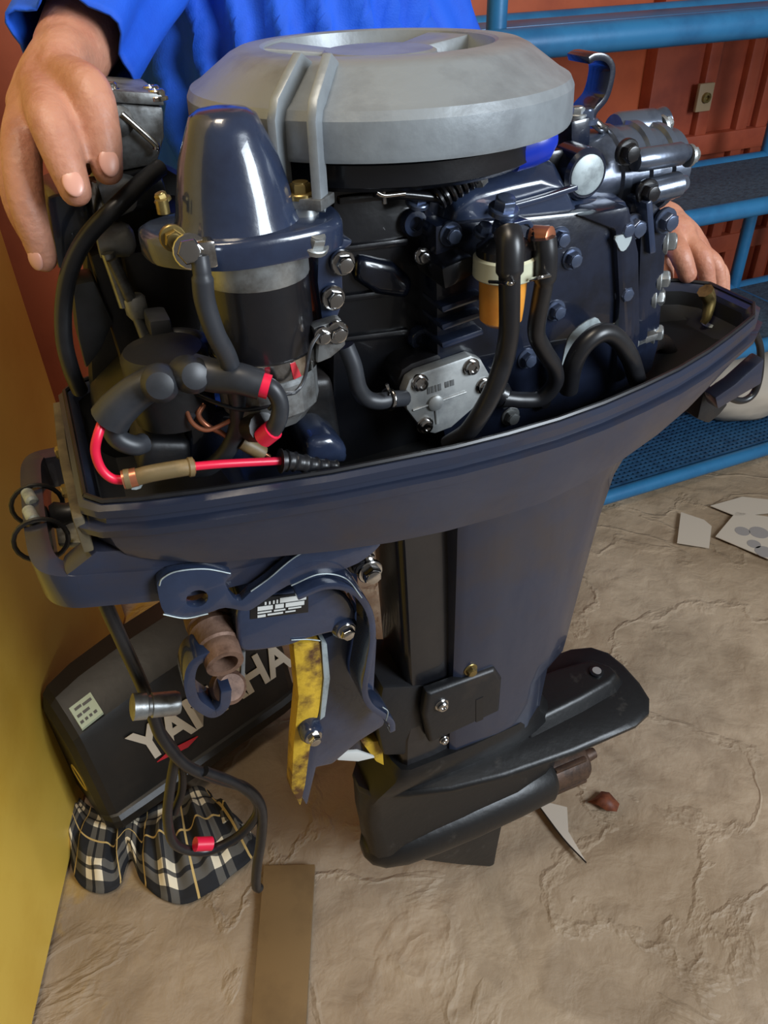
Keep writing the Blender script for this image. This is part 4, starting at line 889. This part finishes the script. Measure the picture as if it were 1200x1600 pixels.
def nail(a,b,r,up):
    a,b=W(*a),W(*b); d=(b-a).normalized(); u_=Vector(up); u_=(u_-d*u_.dot(d)).normalized(); s=d.cross(u_)
    bm=bmesh.new(); ball(bm,Vector((0,0,0)),1,(r*.62,r*.85,r*.22))
    bmesh.ops.transform(bm,matrix=PI_@Matrix.Translation(b+u_*r*.90-d*r*.15)@Matrix((s,d,u_)).transposed().to_4x4(),verts=bm.verts)
    finish('fingernail',bm,'nail',person)
nail((158,206,.566),(168,264,.556),.0108,(.45,-.8,.35)); nail((99,246,.540),(118,298,.530),.0106,(.3,-.8,.35)); nail((42,316,.552),(68,404,.548),.0092,(-.3,-.9,.3))
# T-shirt: folded torso shell and two sleeves
def shirt():
    bm=bmesh.new(); n=120; rings=[]
    path=[(.90,(.06,1.09),.185,.140),(1.0,(-.02,1.085),.20,.142),(1.1,(-.085,1.08),.19,.146),(1.2,(-.110,1.08),.170,.150),(1.3,(-.105,1.08),.165,.145),(1.38,(-.10,1.085),.185,.130),(1.43,(-.09,1.09),.20,.112),(1.465,(-.09,1.09),.150,.095),(1.49,(-.09,1.085),.085,.078)]
    zs=[.90+.59*i/46 for i in range(47)]
    def at(z):
        for a,b in zip(path,path[1:]):
            if z<=b[0]:
                t=(z-a[0])/(b[0]-a[0]); return [a[1][0]+(b[1][0]-a[1][0])*t,a[1][1]+(b[1][1]-a[1][1])*t,a[2]+(b[2]-a[2])*t,a[3]+(b[3]-a[3])*t]
        p=path[-1]; return [p[1][0],p[1][1],p[2],p[3]]
    for z in zs:
        cx,cy,rx,ry=at(z); ring=[]
        amp=.024*min(1,max(0,(1.47-z)/.2))
        for i in range(n):
            a=2*math.pi*i/n
            s1=math.sin(a*11+3.0*math.sin(z*5)+ (z-1.2)*9*math.cos(a)); s2=math.sin(a*17+1.7-(z-1.2)*14)
            q=noise.noise(Vector((math.cos(a)*2.2,math.sin(a)*2.2,z*2.5)))
            f=(1-abs(s1))**1.6; f=f*1.15+.22*s2*(.5+q)+q*.9
            k=amp*f
            ring.append(Vector((cx+(rx+k)*math.cos(a),cy+(ry+k)*math.sin(a),z)))
        rings.append(ring)
    add_loft(bm,rings,cap=False)
    def sleeve(pts,rads):
        q=spline(pts,14); N=len(q); x,y,_=frame_of(q[1]-q[0]); rg=[]
        for i in range(N):
            T=(q[min(i+1,N-1)]-q[max(i-1,0)]).normalized(); x=(x-T*x.dot(T)).normalized(); y=T.cross(x); t=i/(N-1)
            r_=rads[0]+(rads[1]-rads[0])*t; rg.append([])
            for j in range(40):
                a=2*math.pi*j/40; k=r_+.006*math.sin(a*6+t*5)+.007*noise.noise(Vector((math.cos(a),math.sin(a),t*4)))
                rg[-1].append(q[i]+x*k*math.cos(a)+y*k*math.sin(a))
        add_loft(bm,rg,cap=False)
    el=W(205,-95,.86); wr=W(112,84,.672)
    sleeve([Vector((-.20,1.09,1.39)),Vector((-.275,1.07,1.40)),el.lerp(Vector((-.275,1.07,1.40)),.35),el,el.lerp(wr,.5),el.lerp(wr,1.0)],(.088,.043))
    sleeve([Vector((-.05,1.10,1.41)),Vector((.0,1.10,1.40)),Vector((.050,1.097,1.29)),Vector((.088,1.094,1.21))],(.072,.060))
    bmesh.ops.transform(bm,matrix=PI_,verts=bm.verts)
    o=finish('t_shirt',bm,'shirt',person,smooth=180)
    md=o.modifiers.new('thickness','SOLIDIFY'); md.thickness=.002
    o['label']='bright blue T-shirt with loose vertical folds'
shirt()
def shorts():
    bm=bmesh.new()
    add_loft(bm,[[Vector((cx+rx*math.cos(2*math.pi*i/32),1.09+ry*math.sin(2*math.pi*i/32),z)) for i in range(32)] for z,cx,rx,ry in ((.80,.10,.150,.105),(.88,.10,.160,.125),(.96,.055,.150,.125))],cap=False)
    for hx_ in (.045,.152): add_tube(bm,[Vector((hx_,1.09,.88)),Vector((hx_+.004,1.075,.72)),Vector((hx_+.008,1.065,.58))],lambda t:.088-.012*t,24,6)
    bmesh.ops.transform(bm,matrix=PI_,verts=bm.verts); finish('shorts',bm,'shorts',person,smooth=180)
shorts()
bm=bmesh.new(); ball(bm,Vector((-.09,1.045,1.70)),.1,(.85,1.0,.84),Matrix.Rotation(R(-12),4,'X')); bmesh.ops.transform(bm,matrix=PI_,verts=bm.verts)
finish('hair',bm,'hair',person,smooth=180)
for s in (-1,1):
    bm=bmesh.new(); ball(bm,Vector((-.09+s*.032,.950,1.662)),.012); bmesh.ops.transform(bm,matrix=PI_,verts=bm.verts); e=finish('eye',bm,'label_white',person)
    bm=bmesh.new(); ball(bm,Vector((-.09+s*.032,.9405,1.660)),.0055); bmesh.ops.transform(bm,matrix=PI_,verts=bm.verts); finish('iris',bm,'hair',e)
